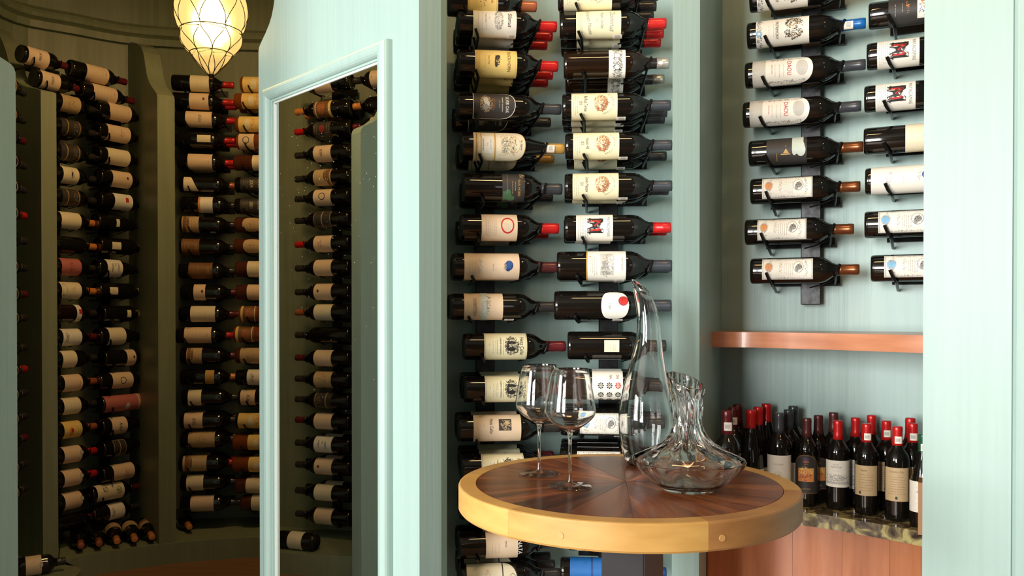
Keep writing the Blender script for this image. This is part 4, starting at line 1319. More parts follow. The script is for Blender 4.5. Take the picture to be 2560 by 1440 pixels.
# first bay, far column
Bb, Tb = Vector(plan(237, 3.85)), Vector(plan(357, 4.06))
rb = cellar_rack('black iron rack in the first cellar bay beside the second fin', Bb, Tb, .45, 2.5)
spec = [
    (188, 'k_lines', 'maroon', dict(b=180, t=316, lab=(211, 266))), (238, 'k_lines', 'maroon', dict(b=203, t=336, lab=(227, 285))), (284, 'k_lines', 'maroon', dict(b=240, t=368, lab=(264, 321))), (337, 'k_red', 'maroon', dict(b=240, t=364, lab=(260, 317))),
    (395, 'k_plain', 'maroon', dict(b=240, t=362, lab=(259, 317))), (450, 'k_dot', 'maroon', dict(b=243, t=366, lab=(270, 318))), (506, 'k_stamp', 'dark', dict(b=244, t=368, lab=(275, 320))), (560, 'k_tiny', 'dark', dict(shape='burgundy', lab=(278, 286))),
    (617, 'k_tiny', 'tan', dict(lab=(268, 290), b=243, t=366)), (672, 'k_words', 'dark', dict(lab=(256, 298), shape='burgundy')), (728, 'k_tiny', 'tan', dict(lab=(263, 283), b=241, t=364)), (784, 'k_tiny', 'tan', dict(lab=(304, 314), b=249, t=358)),
    (840, 'k_plain', 'red', dict(lab=(259, 303), shape='burgundy', b=240, t=370)), (894, 'k_dot', 'dark', dict(lab=(304, 335), b=252, t=374)), (950, 'k_ring', 'rust', dict(lab=(268, 322), b=240, t=370)), (1006, 'k_wrap', 'tan', dict(lab=(250, 342), b=246, t=374, full=True)),
    (1061, 'k_script', 'rust', dict(lab=(266, 304), shape='burgundy', b=245, t=374)), (1115, 'k_gilt', 'maroon', dict(lab=(270, 302), b=248, t=374, shape='burgundy')), (1177, 'k_red', 'maroon', dict(lab=(270, 322), b=246, t=372)), (1226, 'k_flower', 'maroon', dict(lab=(232, 298), b=222, t=345)),
    (1277, 'k_arms', 'dark', dict(lab=(262, 302), b=225, t=345))]
column(crow(spec), 237, 357, 3.85, 4.06, "first cellar bay's far column", GC, rb, .14, low=True)
# second bay
rc = cellar_rack('black iron rack in the second cellar bay under the pendant', Vector(plan(440, 4.02)), Vector(plan(590, 4.07)), .45, 2.5)
spec = [
    (210, 'k_plain', 'red', dict(b=434, t=587, lab=(480, 528))), (254, 'k_dot', 'red', dict(b=434, t=587, lab=(478, 526), deep=(0, 1))), (300, 'k_script', 'red', dict(b=444, t=596, lab=(469, 534))), (350, 'k_tiny', 'red', dict(b=440, lab=(498, 536), deep=(0, 1))),
    (406, 'k_lines', 'red', dict(b=448, t=590, lab=(474, 541), deep=(0, 1))), (463, 'k_diag', 'rust', dict(b=452, lab=(464, 502))), (513, 'k_orangeedge', 'dark', dict(b=454, lab=(498, 534))), (562, 'k_hill', 'dark', dict(b=452, lab=(457, 500), stk='body')),
    (618, 'k_brown', 'dark', dict(b=452, lab=(458, 502))), (677, 'k_brown', 'dark', dict(b=450, lab=(475, 534))), (731, 'k_dot', 'maroon', dict(b=454, lab=(487, 516))), (785, 'k_plain', 'maroon', dict(b=450, lab=(479, 540), deep=(0,))),
    (838, 'k_lines', 'red', dict(b=442, lab=(464, 531))), (889, 'k_hill', 'maroon', dict(b=452, lab=(468, 506))), (942, 'k_gold', 'orange', dict(b=452, lab=(514, 536))), (993, 'k_plain', 'dark', dict(b=456, lab=(472, 505))),
    (1050, 'k_script', 'dark', dict(b=452, lab=(462, 508), deep=(0, 1))), (1098, 'k_tan', 'dark', dict(b=452, lab=(473, 539), deep=(0, 1))), (1157, 'k_hill', 'red', dict(b=448, lab=(459, 518), deep=(0, 1))), (1205, 'k_plain', 'dark', dict(b=452, lab=(468, 510), deep=(0,))),
    (1257, 'k_lines', 'dark', dict(b=452, lab=(478, 536)))]
column(crow(spec), 440, 590, 4.02, 4.07, "second cellar bay's near column", GC, rc, .14, low=True)
rd = cellar_rack('black iron rack of the second cellar bay cut off by the partition', Vector(plan(592, 4.07)), Vector(plan(742, 4.08)), .45, 2.5)
spec = [
    (213, 'k_amber', 'dark', dict(b=605, lab=(612, 680), glass=AMBER)), (254, 'k_amber', 'dark', dict(b=591, lab=(610, 670), glass=AMBER, deep=(0, 1))), (312, 'k_amber', 'dark', dict(b=593, lab=(602, 660), glass=AMBER, deep=(0, 1))), (355, 'k_ring', 'dark', dict(b=596, lab=(600, 640), glass=AMBER, deep=(0, 1))),
    (408, 'k_plain', 'dark', dict(b=588, lab=(635, 690), glass=ROSE)), (463, 'k_year', 'dark', dict(b=592, lab=(606, 662))), (516, 'k_year2', 'dark', dict(b=592, lab=(606, 662))), (563, 'k_bib', 'dark', dict(b=592, lab=(612, 660), stk='body', glass=ROSE)),
    (616, 'k_bib', 'dark', dict(b=590, lab=(614, 660), glass=ROSE)), (673, 'k_plain', 'dark', dict(b=592, lab=(622, 680), glass=ROSE)), (731, 'k_dot', 'dark', dict(b=594, lab=(622, 680), glass=ROSE)), (785, 'k_orange', 'dark', dict(b=600, lab=(602, 645), glass=AMBER)),
    (836, 'k_orange', 'dark', dict(b=588, lab=(592, 640), stk='body', glass=AMBER)), (889, 'k_tan', 'dark', dict(b=592, lab=(605, 660), glass=ROSE)), (943, 'k_arms', 'rust', dict(b=592, lab=(621, 680))), (993, 'k_script', 'dark', dict(b=598, lab=(604, 640), deep=(0, 1))),
    (1051, 'k_amber', 'dark', dict(b=592, lab=(596, 680), deep=(0,))), (1105, 'k_amber', 'dark', dict(b=584, lab=(622, 690), glass=AMBER, deep=(0, 1))), (1160, 'k_amber', 'dark', dict(b=584, lab=(625, 690), glass=AMBER, deep=(0, 1))), (1213, 'k_plain', 'dark', dict(b=592, lab=(618, 680), glass=ROSE, deep=(0, 1))),
    (1256, 'k_plain', 'dark', dict(b=605, lab=(632, 680), glass=ROSE))]
column(crow(spec), 592, 742, 4.07, 4.08, "second cellar bay's far column", GC, rd, .14, low=True)

# rack on the near cellar wall, seen in the mirror (virtual viewer behind the glass)
dist = (-K).dot(PN)
CV = -2 * dist * PN * -1 if False else PN * (-2 * dist) + Vector((0, 0))
CV = Vector((0, 0)) - 2 * (Vector((0, 0)) - K).dot(PN) * PN
fw = Vector((0, 1)) - 2 * PN.y * PN
rt = Vector((1, 0)) - 2 * PN.x * PN


def via_mirror(px, depth):
    return CV + fw * depth + rt * ((px - 1280) / F * depth)


Be, Te = via_mirror(884, 3.86), via_mirror(745, 3.96)
re_ = cellar_rack('black iron rack on the near cellar wall, reflected in the mirror', Be, Te, .45, 2.5)
ys = [212, 275, 326, 385, 445, 495, 550, 610, 670, 730, 781, 838, 895, 948, 1000, 1052, 1110, 1165, 1230, 1289]
ds = ['k_lines', 'k_orange', 'k_redpic', 'k_script', 'k_hill', 'k_ring', 'k_gilt', 'k_red', 'k_lines', 'k_dot', 'k_plain', None, 'k_lines', 'k_tan', 'k_dark', 'k_lines', 'k_words', 'k_dot', 'k_plain', 'k_lines']
cs = ['red', 'orange', 'red', 'dark', 'dark', 'dark', 'dark', 'red', 'dark', 'dark', 'rust', 'dark', 'maroon', 'dark', 'dark', 'maroon', 'dark', 'dark', 'dark', 'dark']


def zm(y):
    return zat(y, 3.91)


rows = []
for y, d_, c_ in zip(ys, ds, cs):
    rows.append(R(y, d_, None, c_, (0, 1) if y in (275, 1110, 1165, 1230) else (0,)))
# pixel frame of a mirrored column: base -> tip measured leftwards
place_column([dict(r, lab=(0 + 42, 0 + 100)) for r in rows], Be, Te, None, 'column reflected in mirror', GC, re_, .14, .085, 1.0, True, (0, 139), zfun=zm)
Bf, Tf = via_mirror(1015, 3.78), via_mirror(889, 3.86)
rf = cellar_rack('black iron rack nearest the cellar doorway, reflected in the mirror', Bf, Tf, .45, 2.5)
rows = []
for i, y in enumerate(ys):
    rows.append(R(y - 1, ['k_lines', None, 'k_script', 'k_plain', 'k_dark', 'k_dot', 'k_tan', 'k_plain'][i % 8], (44, 96), ['dark', 'orange', 'maroon', 'dark'][i % 4]))
place_column(rows, Bf, Tf, None, 'doorway-side column in mirror', GC, rf, .14, .085, 1.0, True, (0, 126), zfun=zm)
# rack between them and the first fin: only its necks peep past the jamb
Bg, Tg = Vector((-2.01, 3.18)), Vector(plan(62, 3.47))
rg = cellar_rack('black iron rack hidden beside the door jamb, only necks showing', Bg, Tg, .45, 2.3)
ysg = [222, 292, 345, 408, 470, 535, 600, 668, 735, 795, 870, 925, 985, 1045, 1100, 1165, 1228]
rows = [R(y, ['k_plain', 'k_lines', None, 'k_dot'][i % 4], (60, 130), ['dark', 'dark', 'maroon', 'dark', 'dark', 'red'][i % 6]) for i, y in enumerate(ysg)]
place_column(rows, Bg, Tg, None, 'column behind door jamb', GC, rg, .13, .085, 1.0, True, (0, 100), zfun=lambda y: zat(y, 3.4))

# bottles lying on the cellar ledge
b0, t0 = Vector(plan(36, 3.30)), Vector(plan(160, 3.40))
d0 = (t0 - b0)
bottle(rack_matrix(b0, d0, ZL + .039), 1.0, d0.length / .3, 'bottle with pale label lying alone on the ledge beside the first fin', 'bottles lying on the cellar ledge', 'k_badge', .055, .15, cap='dark')
for i, (px, py, Yd, ang, dsn, capc, lab) in enumerate([
        (196, 1344, 3.66, -60, None, 'rust', 'unlabelled bottle lying on the ledge, neck out, first from the fin'), (240, 1346, 3.70, -60, None, 'rust', 'dark bottle lying on the ledge, neck out, second from the fin'),
        (288, 1338, 3.745, -60, 'k_tan', 'orange', 'tan-labelled bottle lying on the ledge, neck out, third from the fin'), (338, 1330, 3.79, -58, 'k_tan', 'orange', 'tan-labelled bottle lying on the ledge, neck out, fourth from the fin'),
        (384, 1324, 3.85, -56, 'k_hill', 'orange', 'brown-labelled bottle lying on the ledge nearest the second fin'), (472, 1310, 3.95, -58, None, 'orange', 'bottle lying on the ledge of the second bay, orange neck outward')]):
    tip = Vector(plan(200, 3.63)) + Vector((.866, .5)) * (.0712 * i) if i < 5 else Vector(plan(px, Yd))
    d = Vector((.5, -.866))
    base = tip - d * .28
    bottle(rack_matrix(base, d, ZL + .0355, -55), .92, .28 / .3, lab, 'bottles lying on the cellar ledge', dsn, .06, .15, cap=capc)
dm = (Te - Be).normalized()
pm = via_mirror(735, 3.72)
bottle(rack_matrix(pm - dm * .12 + Vector((.0, .0)), dm, ZL + .039), 1.0, .9, 'bottle with plain label lying on the ledge, seen in the mirror', 'bottles lying on the cellar ledge', 'k_plain', .06, .14, cap='dark')

# ---------------------------------------------------------------- pendant lamp in the cellar
LX = at(528, 100, 2.95)
lamp = thing('pendant_lamp', 'glowing amber glass pendant caged in bronze wire, hanging in the cellar', 'lamp', (LX.x, LX.y, zat(195, 2.95)))
mpl = 2.95 / F


def lz(py):
    return (195 - py) * mpl


prof = [(3, 190), (10, 185), (22, 172), (36, 155), (46, 140), (50, 134), (60, 126), (70, 112), (74, 98), (72, 84), (71, 79), (80, 66), (86, 45), (87, 25), (84, 5), (80, -10), (84, -30), (88, -60), (84, -95), (66, -125), (44, -150), (36, -170)]
bm = bmesh.new()


def lobes(a, z):
    ph = 0
    return 1 + .035 * abs(cos(4 * a + ph)) - .015


pr2 = []
for (r0, y0), (r1, y1) in zip(prof, prof[1:]):
    for k in range(3):
        t = k / 3
        pr2.append(((r0 + (r1 - r0) * t) * mpl, lz(y0 + (y1 - y0) * t)))
pr2.append((prof[-1][0] * mpl, lz(prof[-1][1])))
lathe(bm, pr2, 48, False, False, lobes)
sh = bpy.data.materials.new('glowing amber glass')
sh.use_nodes = True
nt = sh.node_tree
nt.nodes.clear()
out = nt.nodes.new('ShaderNodeOutputMaterial')
em = nt.nodes.new('ShaderNodeEmission')
rf_ = nt.nodes.new('ShaderNodeBsdfRefraction')
rf_.inputs['Roughness'].default_value = .62
rf_.inputs['IOR'].default_value = 1.25
rf_.inputs['Color'].default_value = (1, .86, .5, 1)
gl = nt.nodes.new('ShaderNodeBsdfGlossy')
gl.inputs['Roughness'].default_value = .15
mx = nt.nodes.new('ShaderNodeMixShader')
mx.inputs[0].default_value = .45
mx2 = nt.nodes.new('ShaderNodeMixShader')
mx2.inputs[0].default_value = .06
# emission paints the bulb's glow: brighter at the bulb's height, weaker towards the tip
tc = nt.nodes.new('ShaderNodeTexCoord')
sp = nt.nodes.new('ShaderNodeSeparateXYZ')
mr = nt.nodes.new('ShaderNodeMapRange')
mr.inputs['From Min'].default_value = lz(185)
mr.inputs['From Max'].default_value = lz(90)
mr.inputs['To Min'].default_value = .8
mr.inputs['To Max'].default_value = 1.7
nt.links.new(tc.outputs['Object'], sp.inputs[0])
nt.links.new(sp.outputs['Z'], mr.inputs['Value'])
em.inputs['Color'].default_value = (1.0, .68, .24, 1)
nt.links.new(mr.outputs[0], em.inputs['Strength'])
nt.links.new(em.outputs[0], mx.inputs[1])
nt.links.new(rf_.outputs[0], mx.inputs[2])
nt.links.new(mx.outputs[0], mx2.inputs[1])
nt.links.new(gl.outputs[0], mx2.inputs[2])
nt.links.new(mx2.outputs[0], out.inputs[0])
mesh_obj('glass_shade', bm, sh, lamp, smooth=True)
bm = bmesh.new()
lathe(bm, [(0, lz(108)), (20 * mpl, lz(102)), (34 * mpl, lz(84)), (38 * mpl, lz(62)), (34 * mpl, lz(40)), (22 * mpl, lz(22)), (14 * mpl, lz(0)), (12 * mpl, lz(-20)), (0, lz(-20))], 20)
bulb = bpy.data.materials.new('lamp bulb')
bulb.use_nodes = True
bn = bulb.node_tree.nodes['Principled BSDF']
bn.inputs['Emission Color'].default_value = (1, .72, .34, 1)
bn.inputs['Emission Strength'].default_value = 22.0
mesh_obj('bulb', bm, bulb, lamp, smooth=True)


def prof_r(z):
    for (r0, z0), (r1, z1) in zip(pr2, pr2[1:]):
        if z0 <= z <= z1:
            return r0 + (r1 - r0) * (z - z0) / max(1e-6, z1 - z0)
    return pr2[-1][0] if z > 0 else pr2[0][0]


levels = [lz(188), lz(136), lz(80), lz(-12), lz(-120)]
for k in range(8):
    for sgn in (1, -1):
        pts = []
        for li in range(len(levels) - 1):
            za, zb = levels[li], levels[li + 1]
            for s in range(7):
                t = s / 7
                z = za + (zb - za) * t
                a = 2 * pi * (k + (.5 if li % 2 else 0) + sgn * .5 * (0.5 - .5 * cos(pi * t)) + (0 if li < 2 else 0)) / 8
                if li >= 2:
                    a += 0
                rr = prof_r(z) * (lobes(a, z)) + .0022
                pts.append((rr * cos(a), rr * sin(a), z))
        bm = bmesh.new()
        tube(bm, pts, .0014, 5)
        mesh_obj('cage_wire', bm, BRASS, lamp, smooth=True)
for z in levels[1:4]:
    bm = bmesh.new()
    tube(bm, [((prof_r(z) * lobes(a, z) + .003) * cos(a), (prof_r(z) * lobes(a, z) + .003) * sin(a), z) for a in [2 * pi * i / 40 for i in range(40)]], .0017, 5, True)
    mesh_obj('cage_ring', bm, BRASS, lamp, smooth=True)
bm = bmesh.new()
lathe(bm, [(0, lz(206)), (4 * mpl, lz(203)), (6 * mpl, lz(199)), (4 * mpl, lz(195)), (7 * mpl, lz(191)), (8 * mpl, lz(186)), (5 * mpl, lz(180))], 14)
mesh_obj('finial', bm, BRASS, lamp, smooth=True)
bm = bmesh.new()
top = 3.15 - lamp.location.z
tube(bm, [(0, 0, lz(-165)), (0, 0, top - .02)], .006, 8)
lathe(bm, [(.036 * 1.3, lz(-172)), (.05, lz(-165)), (.012, lz(-185))], 16)
lathe(bm, [(.06, top - .03), (.06, top)], 20)
mesh_obj('hanging_rod', bm, BRASS, lamp)

# ---------------------------------------------------------------- round bar table
TX, TY, TZ, TR = .2387, 1.754, EYE - .353, .35
TH = .052
tb = thing('bar_table', 'round bar table with honey rim and dark sunburst veneer top', 'table', (TX, TY, 0))
RI = .3135
NWG = 16
bm = bmesh.new()
aw = 2 * pi / NWG
pts = [(0.0015, 0)] + [(RI * cos(-aw / 2 + aw * i / 6) - .0006, RI * sin(-aw / 2 + aw * i / 6) * .9965) for i in range(7)]
prism(bm, pts, -.012, 0.0)
wm = mesh_obj('veneer_wedge', bm, VENEER, tb)
wme = wm.data
for i in range(NWG):
    o = wm if i == 0 else data_obj('veneer_wedge', wme, tb)
    o.location = (0, 0, TZ)
    o.rotation_euler = (0, 0, aw * i + .10)
    o.location.z = TZ - .0002 * (i % 2)
NS = 6
bm = bmesh.new()
rs_ = []
a0s = 2 * pi / NS
n = 28
for i in range(n + 1):
    a = -a0s / 2 + .0004 + (a0s - .0008) * i / n
    q = [(RI + .0007, 0), (TR - .004, 0), (TR - .0012, -.0012), (TR, -.004), (TR, -TH + .004), (TR - .003, -TH), (RI + .0007, -TH)]
    rs_.append([bm.verts.new((r * cos(a), r * sin(a), z)) for r, z in q])
for A, Bq in zip(rs_, rs_[1:]):
    for k in range(len(A)):
        j = (k + 1) % len(A)
        bm.faces.new((A[k], A[j], Bq[j], Bq[k]))
bm.faces.new(rs_[0])
bm.faces.new(rs_[-1][::-1])
sg = mesh_obj('rim_segment', bm, HONEY, tb, smooth=True)
sg.data.set_sharp_from_angle(angle=radians(12))
ang_joint = -1.30
sg_me = sg.data
for i in range(NS):
    o = sg if i == 0 else data_obj('rim_segment', sg_me, tb)
    o.location = (0, 0, TZ)
    o.rotation_euler = (0, 0, ang_joint + a0s / 2 + a0s * i)
    if i == 0:
        o.data = sg_me.copy()
        o.data.materials[0] = HONEY2
PLUG = mat('maple plug', (.55, .30, .10), .4)
for a in (ang_joint + .075, ang_joint - .73):
    bm = bmesh.new()
    lathe(bm, [(.006, -.001), (.006, .0012), (0, .0012)], 12)
    o = mesh_obj('dowel_plug', bm, PLUG, tb)
    o.matrix_local = Matrix.Translation((TR * cos(a) , TR * sin(a), TZ - .03)) @ Matrix.Rotation(a, 4, 'Z') @ Matrix.Rotation(pi / 2, 4, 'Y')
bm = bmesh.new()
lathe(bm, [(RI, TZ - .04), (RI, TZ - .0135)], 48)
mesh_obj('core_board', bm, HONEY, tb)
p0 = Vector(plan(1503, 1.70))
p1 = Vector(plan(1612, 1.70))
p2 = Vector(plan(1660, 1.80))
wv = p1 - p0
bm = bmesh.new()
prism(bm, [(p0.x - TX, p0.y - TY), (p1.x - TX, p1.y - TY), (p2.x - TX, p2.y - TY), (p2.x - wv.x - TX, p2.y - TY)], .03, TZ - .04)
bmesh.ops.bevel(bm, geom=bm.edges[:], offset=.003, segments=2, affect='EDGES')
mesh_obj('pedestal', bm, PEDM, tb)
bm = bmesh.new()
lathe(bm, [(.24, 0), (.24, .018), (.22, .026), (.08, .032), (0, .032)], 40)
mesh_obj('base_plate', bm, PEDM, tb, smooth=False)


# ---------------------------------------------------------------- glassware
def shell(bm, rings_o, rings_i, seg):
    """closed glass wall from outer rings (bottom to rim) and inner rings (rim to bottom)"""
    allr = rings_o + rings_i
    R_ = []
    for f in allr:
        R_.append([bm.verts.new(f(2 * pi * k / seg)) for k in range(seg)])
    for A, Bq in zip(R_, R_[1:]):
        for k in range(seg):
            j = (k + 1) % seg
            bm.faces.new((A[k], A[j], Bq[j], Bq[k]))
    bm.faces.new(R_[0][::-1])
    bm.faces.new(R_[-1])


def wine_glass(px, py, label):
    Yd = .353 * F / (py - YH)
    p = plan(px, Yd)
    o = thing('wine_glass', label, 'glass', (p[0], p[1], TZ + .0004), 'wine glasses on the bar table')
    bm = bmesh.new()
    outer = [(0, 0), (.040, 0), (.0435, .0006), (.0445, .0016), (.0435, .0028), (.030, .0038), (.014, .0056), (.007, .009), (.0045, .016), (.0036, .030), (.0034, .06), (.0034, .085), (.0040, .102), (.0062, .111), (.013, .1160), (.022, .1205), (.034, .1285), (.044, .1375), (.0495, .1440), (.0518, .1510), (.0520, .1570), (.0510, .1660), (.0480, .1850), (.0444, .2060), (.0405, .2260), (.0380, .2395), (.0378, .2399), (.0375, .2400)]
    inner = [(.0372, .2399), (.0370, .2395), (.0395, .2260), (.0434, .2060), (.0470, .1850), (.0500, .1660), (.0510, .1570), (.0508, .1510), (.0485, .1448), (.0430, .1384), (.033, .1295), (.021, .1218), (.012, .1178), (.004, .1165), (0, .1162)]
    pr = outer + inner
    lathe(bm, pr, 56, False, False)
    g = mesh_obj('glass_bowl_and_stem', bm, [THIN, GLASS], o, smooth=True)
    for p in g.data.polygons:
        p.material_index = 1 if p.center.z > .007 else 0
    return o


wine_glass(1425, 1219, 'stemmed wine glass on the table, nearer the front rim')
wine_glass(1348, 1188, 'stemmed wine glass on the table, standing behind the other glass')

# tall leaning decanter
Yd = 1.945
pd = plan(1620, Yd)
td = tag(None, None, None) if False else None
o = thing('tall_decanter', 'tall slender crystal decanter with slanted spout behind the squat one', 'decanter', (pd[0], pd[1], TZ + .0004))
k = Yd / F
prof = [(44, 0, 0), (50, 2, 0), (56, 8, 0), (62, 28, 0), (68, 55, 0), (72, 80, 0), (73.5, 102, 0), (72, 130, -1), (67, 160, -2), (60, 190, -3), (53, 215, -3), (46, 243, -2), (40, 268, -1), (35, 292, 1), (31.5, 318, 2), (29, 345, 2), (27.5, 370, 0), (26.5, 395, -4), (26.2, 415, -9), (26.5, 432, -14), (27.5, 446, -19)]
tilt = [0] * 13 + [0, .02, .05, .10, .18, .30, .45, .62]


def ring_fn(r, z, xo, tl, x_extra=0.0):
    def f(a):
        x, y = r * cos(a), r * sin(a)
        return ((xo + x * cos(tl)) * k, y * k, (z - x * sin(tl) + y * sin(tl) * .6) * k)
    return f


ro = [ring_fn(r, z, x, t) for (r, z, x), t in zip(prof, tilt)]
ri = [ring_fn(r - 2.2, max(z, 7), x, t) for (r, z, x), t in reversed(list(zip(prof, tilt)))]
(r, z, x), t = prof[-1], tilt[-1]
ro += [ring_fn(r - q, z + h, x + h * sin(t), t) for q, h in ((.25, .7), (.8, 1.1), (1.4, 1.1), (1.95, .7))]
bm = bmesh.new()
shell(bm, ro, ri, 56)
mesh_obj('decanter_body', bm, GLASS, o, smooth=True)

# squat decanter with a fluted waist
Yd2 = 1.668
pd = plan(1722, Yd2)
o = thing('wide_decanter', 'squat wide crystal decanter with twisted fluted neck', 'decanter', (pd[0], pd[1], TZ + .0004))
prof = [(.046, 0, 0), (.0505, .001, 0), (.0540, .004, 0), (.066, .012, 0), (.080, .022, 0), (.098, .039, 0), (.1065, .050, 0), (.1095, .059, 0), (.105, .066, 0), (.093, .072, 0), (.079, .0785, 0), (.065, .085, 0), (.053, .091, 0), (.0430, .099, 0), (.0350, .108, 0), (.0300, .120, -.001), (.0278, .134, -.002), (.0278, .150, -.003), (.0298, .168, -.004), (.0315, .187, -.005), (.0355, .203, -.006), (.0385, .217, -.006)]
tilt2 = [0] * 15 + [.02, .05, .09, .14, .19, .24, .28]


def flute(r, z, xo, tl, amp):
    def f(a):
        g = 1 + amp * (cos(10 * a + z * 46) + .5 * cos(10 * a - z * 70))
        x, y = r * g * cos(a), r * g * sin(a)
        return (xo + x * cos(tl), y, z - x * sin(tl) + y * sin(tl) * 1.1)
    return f


amps = [0, 0, 0, .008, .014, .016, .016, .016, .026, .038, .05, .06, .07, .08, .09, .10, .10, .095, .085, .07, .05, .025]
ro = [flute(r, z, x, t, a) for (r, z, x), t, a in zip(prof, tilt2, amps)]
ri = [flute(r - .0042 + (.0014 if z > .2 else 0), max(z, .012), x, t, a * .25) for (r, z, x), t, a in reversed(list(zip(prof, tilt2, amps)))]
(r, z, x), t, a = prof[-1], tilt2[-1], amps[-1]
ro += [flute(r - q, z + h, x + h * sin(t), t, a) for q, h in ((.0003, .0009), (.0009, .0013), (.0018, .0013), (.0025, .0009))]
bm = bmesh.new()
shell(bm, ro, ri, 80)
mesh_obj('decanter_body', bm, GLASS, o, smooth=True)

# ---------------------------------------------------------------- wooden shelf in the niche
ZS = zat(830, 2.425)
front = smooth_path([plan(1780, 2.425), plan(1880, 2.40), plan(2090, 2.245), plan(2305, 2.075), plan(2440, 1.99)], 5)
back = []
for i in range(len(front)):
    x = .60 + (1.42 - .60) * i / (len(front) - 1)
    back.append((x, niche_y(max(x, .625)) - .004))
bm = bmesh.new()
prism_quads(bm, front, back, ZS - .044, ZS)
sh_ = tag(mesh_obj('wall_shelf', bm, CHERRYH, smooth=True), 'curved reddish wooden shelf across the niche above the counter bottles', 'shelf')
sh_.data.set_sharp_from_angle(angle=radians(25))

# ---------------------------------------------------------------- counter: granite top, cherry front
CZ = EYE - .556
cf = smooth_path([(.530, 2.300), (.66, 2.385), plan(2011, 2.335), plan(2160, 2.235), plan(2303, 2.13), plan(2420, 2.03)], 5)


def off_post(pts):
    return [(max(x, .485 + (y - 2.18) * .375 + .003), y) for x, y in pts]


cf = off_post(cf)
cb = []
for i in range(len(cf)):
    x = .664 + (1.45 - .664) * i / (len(cf) - 1)
    cb.append((x, niche_y(max(x, .625)) - .003))
ct = thing('countertop', 'polished brown and green granite counter under the standing bottles', 'countertop', (.9, 2.4, CZ - .037))
bm = bmesh.new()
prism_quads(bm, [(x - .9, y - 2.4) for x, y in cf], [(x - .9, y - 2.4) for x, y in cb], 0, .037)
o = mesh_obj('granite_slab', bm, GRANITE, ct, smooth=True)
o.data.set_sharp_from_angle(angle=radians(25))
bm = bmesh.new()
bs = inset(NW[:14], .001)
bs2 = inset(NW[:14], .018)
prism_quads(bm, [(x - .9, y - 2.4) for x, y in bs], [(x - .9, y - 2.4) for x, y in bs2], .037, .145)
mesh_obj('granite_backsplash', bm, GRANITE, ct)
bm = bmesh.new()
q0, q1 = Vector((.524, 2.284)), Vector((.655, 2.63))
dq = (q1 - q0).normalized()
nq = Vector((dq.y, -dq.x))
prism_quads(bm, [(p.x - .9, p.y - 2.4) for p in (q0 + nq * .001, q1 + nq * .001)], [(p.x - .9, p.y - 2.4) for p in (q0 + nq * .020, q1 + nq * .020)], .037, .145)
mesh_obj('granite_backsplash', bm, GRANITE, ct)
cabt = thing('base_cabinet', 'curved cherry wood cabinet front below the granite counter', 'cabinet', (.9, 2.4, 0))
ci = off_post(inset(cf, -.02))
cuts = [0, 5, 9, 13, 17, 21, len(cf) - 1]
for a, b in zip(cuts, cuts[1:]):
    A = [Vector(p) for p in ci[a:b + 1]]
    A[0] = A[0] + (A[1] - A[0]).normalized() * .0003
    A[-1] = A[-1] + (A[-2] - A[-1]).normalized() * .0003
    Bk = off_post(inset([tuple(p) for p in A], -.018))
    bm = bmesh.new()
    prism_quads(bm, [(p.x - .9, p.y - 2.4) for p in A], [(x - .9, y - 2.4) for x, y in Bk], .06, CZ - .037)
    o = mesh_obj('panel', bm, CHERRY, cabt, smooth=True)
    o.data.set_sharp_from_angle(angle=radians(35))
bm = bmesh.new()
A = off_post(inset(cf, -.06))
prism_quads(bm, [(x - .9, y - 2.4) for x, y in A], [(x - .9, y - 2.4) for x, y in off_post(inset(A, -.02))], 0, CZ - .037)
mesh_obj('carcass', bm, mat('dark cabinet inside', (.03, .02, .015), .6), cabt)
# wooden upright by the pier, standing on the counter
pw = Vector(plan(2301, 2.10))
bm = bmesh.new()
prism(bm, [(pw.x - .004, pw.y), (pw.x + .016, pw.y - .012), (pw.x + .10, pw.y + .16), (pw.x + .082, pw.y + .17)], CZ + .0005, zat(1206, 2.1))
tag(mesh_obj('wooden_upright', bm, DARKW), 'tan wooden board standing on the counter against the bright pier', 'board')

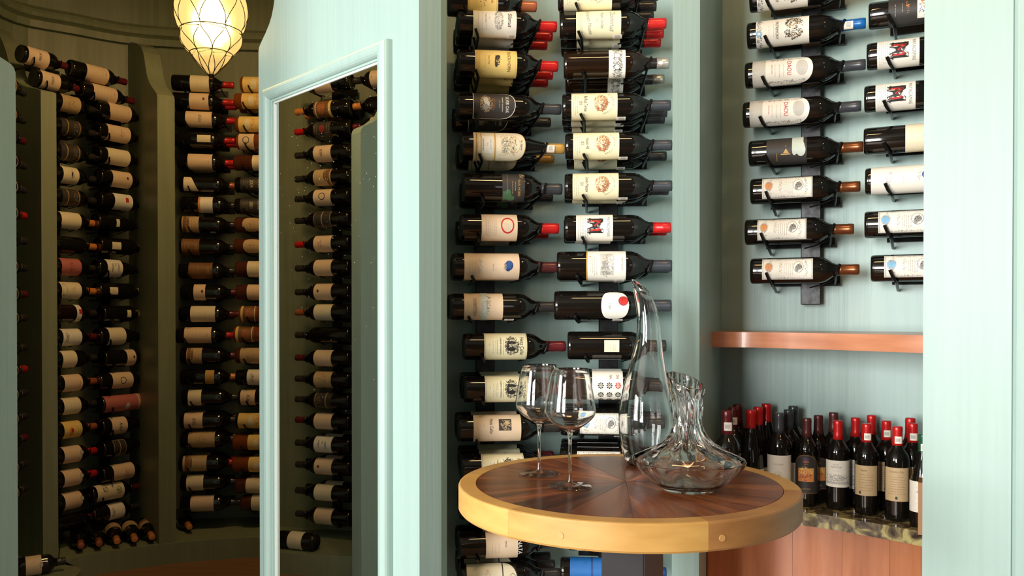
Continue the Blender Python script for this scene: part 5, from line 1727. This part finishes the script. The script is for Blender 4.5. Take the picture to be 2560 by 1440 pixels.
# bottles standing on the counter
CB = [  # px, top y, depth, design, label z0,z1, capsule, capsule start, sticker, shape, words
    (1845, 1011, 2.52, None, 0, 0, 'maroon', .235, None, 'bordeaux', 'dark red capped bottle in the corner, hindmost of its three'),
    (1833, 1018, 2.47, 'c_gold', .04, .13, 'maroon', .235, 'neck', 'bordeaux', 'red capped bottle with gold label, second back from the post'),
    (1818, 1026, 2.42, 'c_gold', .04, .14, 'maroon', .235, 'neck', 'bordeaux', 'red capped bottle with gold label and neck seal, nearest the post'),
    (1917, 1009, 2.54, None, 0, 0, 'red', .228, None, 'burgundy', 'tallest red capped bottle, at the back by the wall shadow'),
    (1896, 1017, 2.50, 'c_pale', .02, .11, 'red', .228, None, 'burgundy', 'red capped sloping bottle in the middle of three'),
    (1878, 1025, 2.45, 'c_pale', .02, .115, 'red', .228, None, 'burgundy', 'red capped sloping bottle with low pale label in front'),
    (1984, 1015, 2.52, 'c_wave', .03, .13, 'slate', .235, None, 'bordeaux', 'grey capped bottle, hindmost of three'),
    (1972, 1024, 2.49, 'c_wave', .03, .13, 'slate', .235, None, 'bordeaux', 'grey capped bottle, second of three'),
    (1949, 1032, 2.44, 'c_wave', .02, .165, 'slate', .235, None, 'bordeaux', 'grey capped bottle with white wave label in front'),
    (2085, 1031, 2.46, 'c_fire', .05, .16, 'wine', .235, None, 'bordeaux', 'brown capped bottle, hindmost of three'),
    (2047, 1038, 2.47, 'c_fire', .05, .16, 'wine', .235, None, 'bordeaux', 'brown capped bottle behind the fiery label'),
    (2018, 1045, 2.43, 'c_fire', .045, .178, 'wine', .235, None, 'bordeaux', 'brown capped bottle with fiery orange picture label in front'),
    (2140, 1044, 2.43, 'c_villa', .06, .16, 'red', .236, None, 'bordeaux', 'red capped bottle behind the villa label'),
    (2096, 1051, 2.385, 'c_villa', .078, .168, 'red', .236, None, 'bordeaux', 'red capped bottle with white villa label in front'),
    (2180, 1038, 2.45, None, 0, 0, 'red', .236, None, 'bordeaux', 'red capped bottle close to the wall between others'),
    (2168, 1059, 2.325, 'c_letter2', .065, .165, 'red', .240, 'neck', 'bordeaux', 'red capped bottle with narrow buff label and neck seal'),
    (2217, 1052, 2.38, 'c_letter', .065, .165, 'red', .236, 'neck', 'bordeaux', 'red capped bottle half hidden behind the buff labels'),
    (2277, 1045, 2.34, None, 0, 0, 'red', .236, None, 'bordeaux', 'red capped bottle at the back by the pier'),
    (2245, 1066, 2.255, 'c_letter', .065, .172, 'red', .240, 'neck', 'bordeaux', 'foremost red capped bottle with broad buff label'),
    (2283, 1058, 2.29, 'c_letter', .065, .165, 'red', .240, 'neck', 'bordeaux', 'red capped bottle with neck seal beside the pier'),
    (2310, 1085, 2.185, 'c_green', .05, .15, 'darkgreen', .22, 'neck', 'burgundy', 'green collared bottle cut off by the bright pier'),
]
for px, yt, Yd, dsn, z0, z1, capc, capz, stk, shp, words in CB:
    x, y = plan(px, Yd)
    y = min(y, niche_y(x) - .052)
    x = plan(px, y)[0]
    Hb = zat(yt, y) - CZ
    ls = Hb / .3012
    M = Matrix.Translation((x, y, CZ + .0006)) @ Matrix.Rotation(-math.atan2(x, y) + radians(-4), 4, 'Z')
    bottle(M, ls, ls, words + ', on the counter', 'bottles standing on the counter', dsn, z0, z1, shp, None, capc, capz, stk)

# ceiling fixtures for the lamps and the added cellar fill (above the view)
for i, (x, y) in enumerate(((.2, 1.5), (1.0, .9), (-1.05, 3.0))):
    bm = bmesh.new()
    s = .3 if i == 0 else .15
    lathe(bm, [(s, 3.150), (s, 3.128), (s * 1.2, 3.128), (s * 1.2, 3.150)], 24, False, False)
    o = mesh_obj('ceiling_fixture', bm, BLACK)
    for v in o.data.vertices:
        v.co.x += x
        v.co.y += y
    tag(o, ['round black ceiling fixture above the bar table', 'round black ceiling fixture before the niche', 'added round ceiling fixture for the cellar fill light'][i], 'lamp')
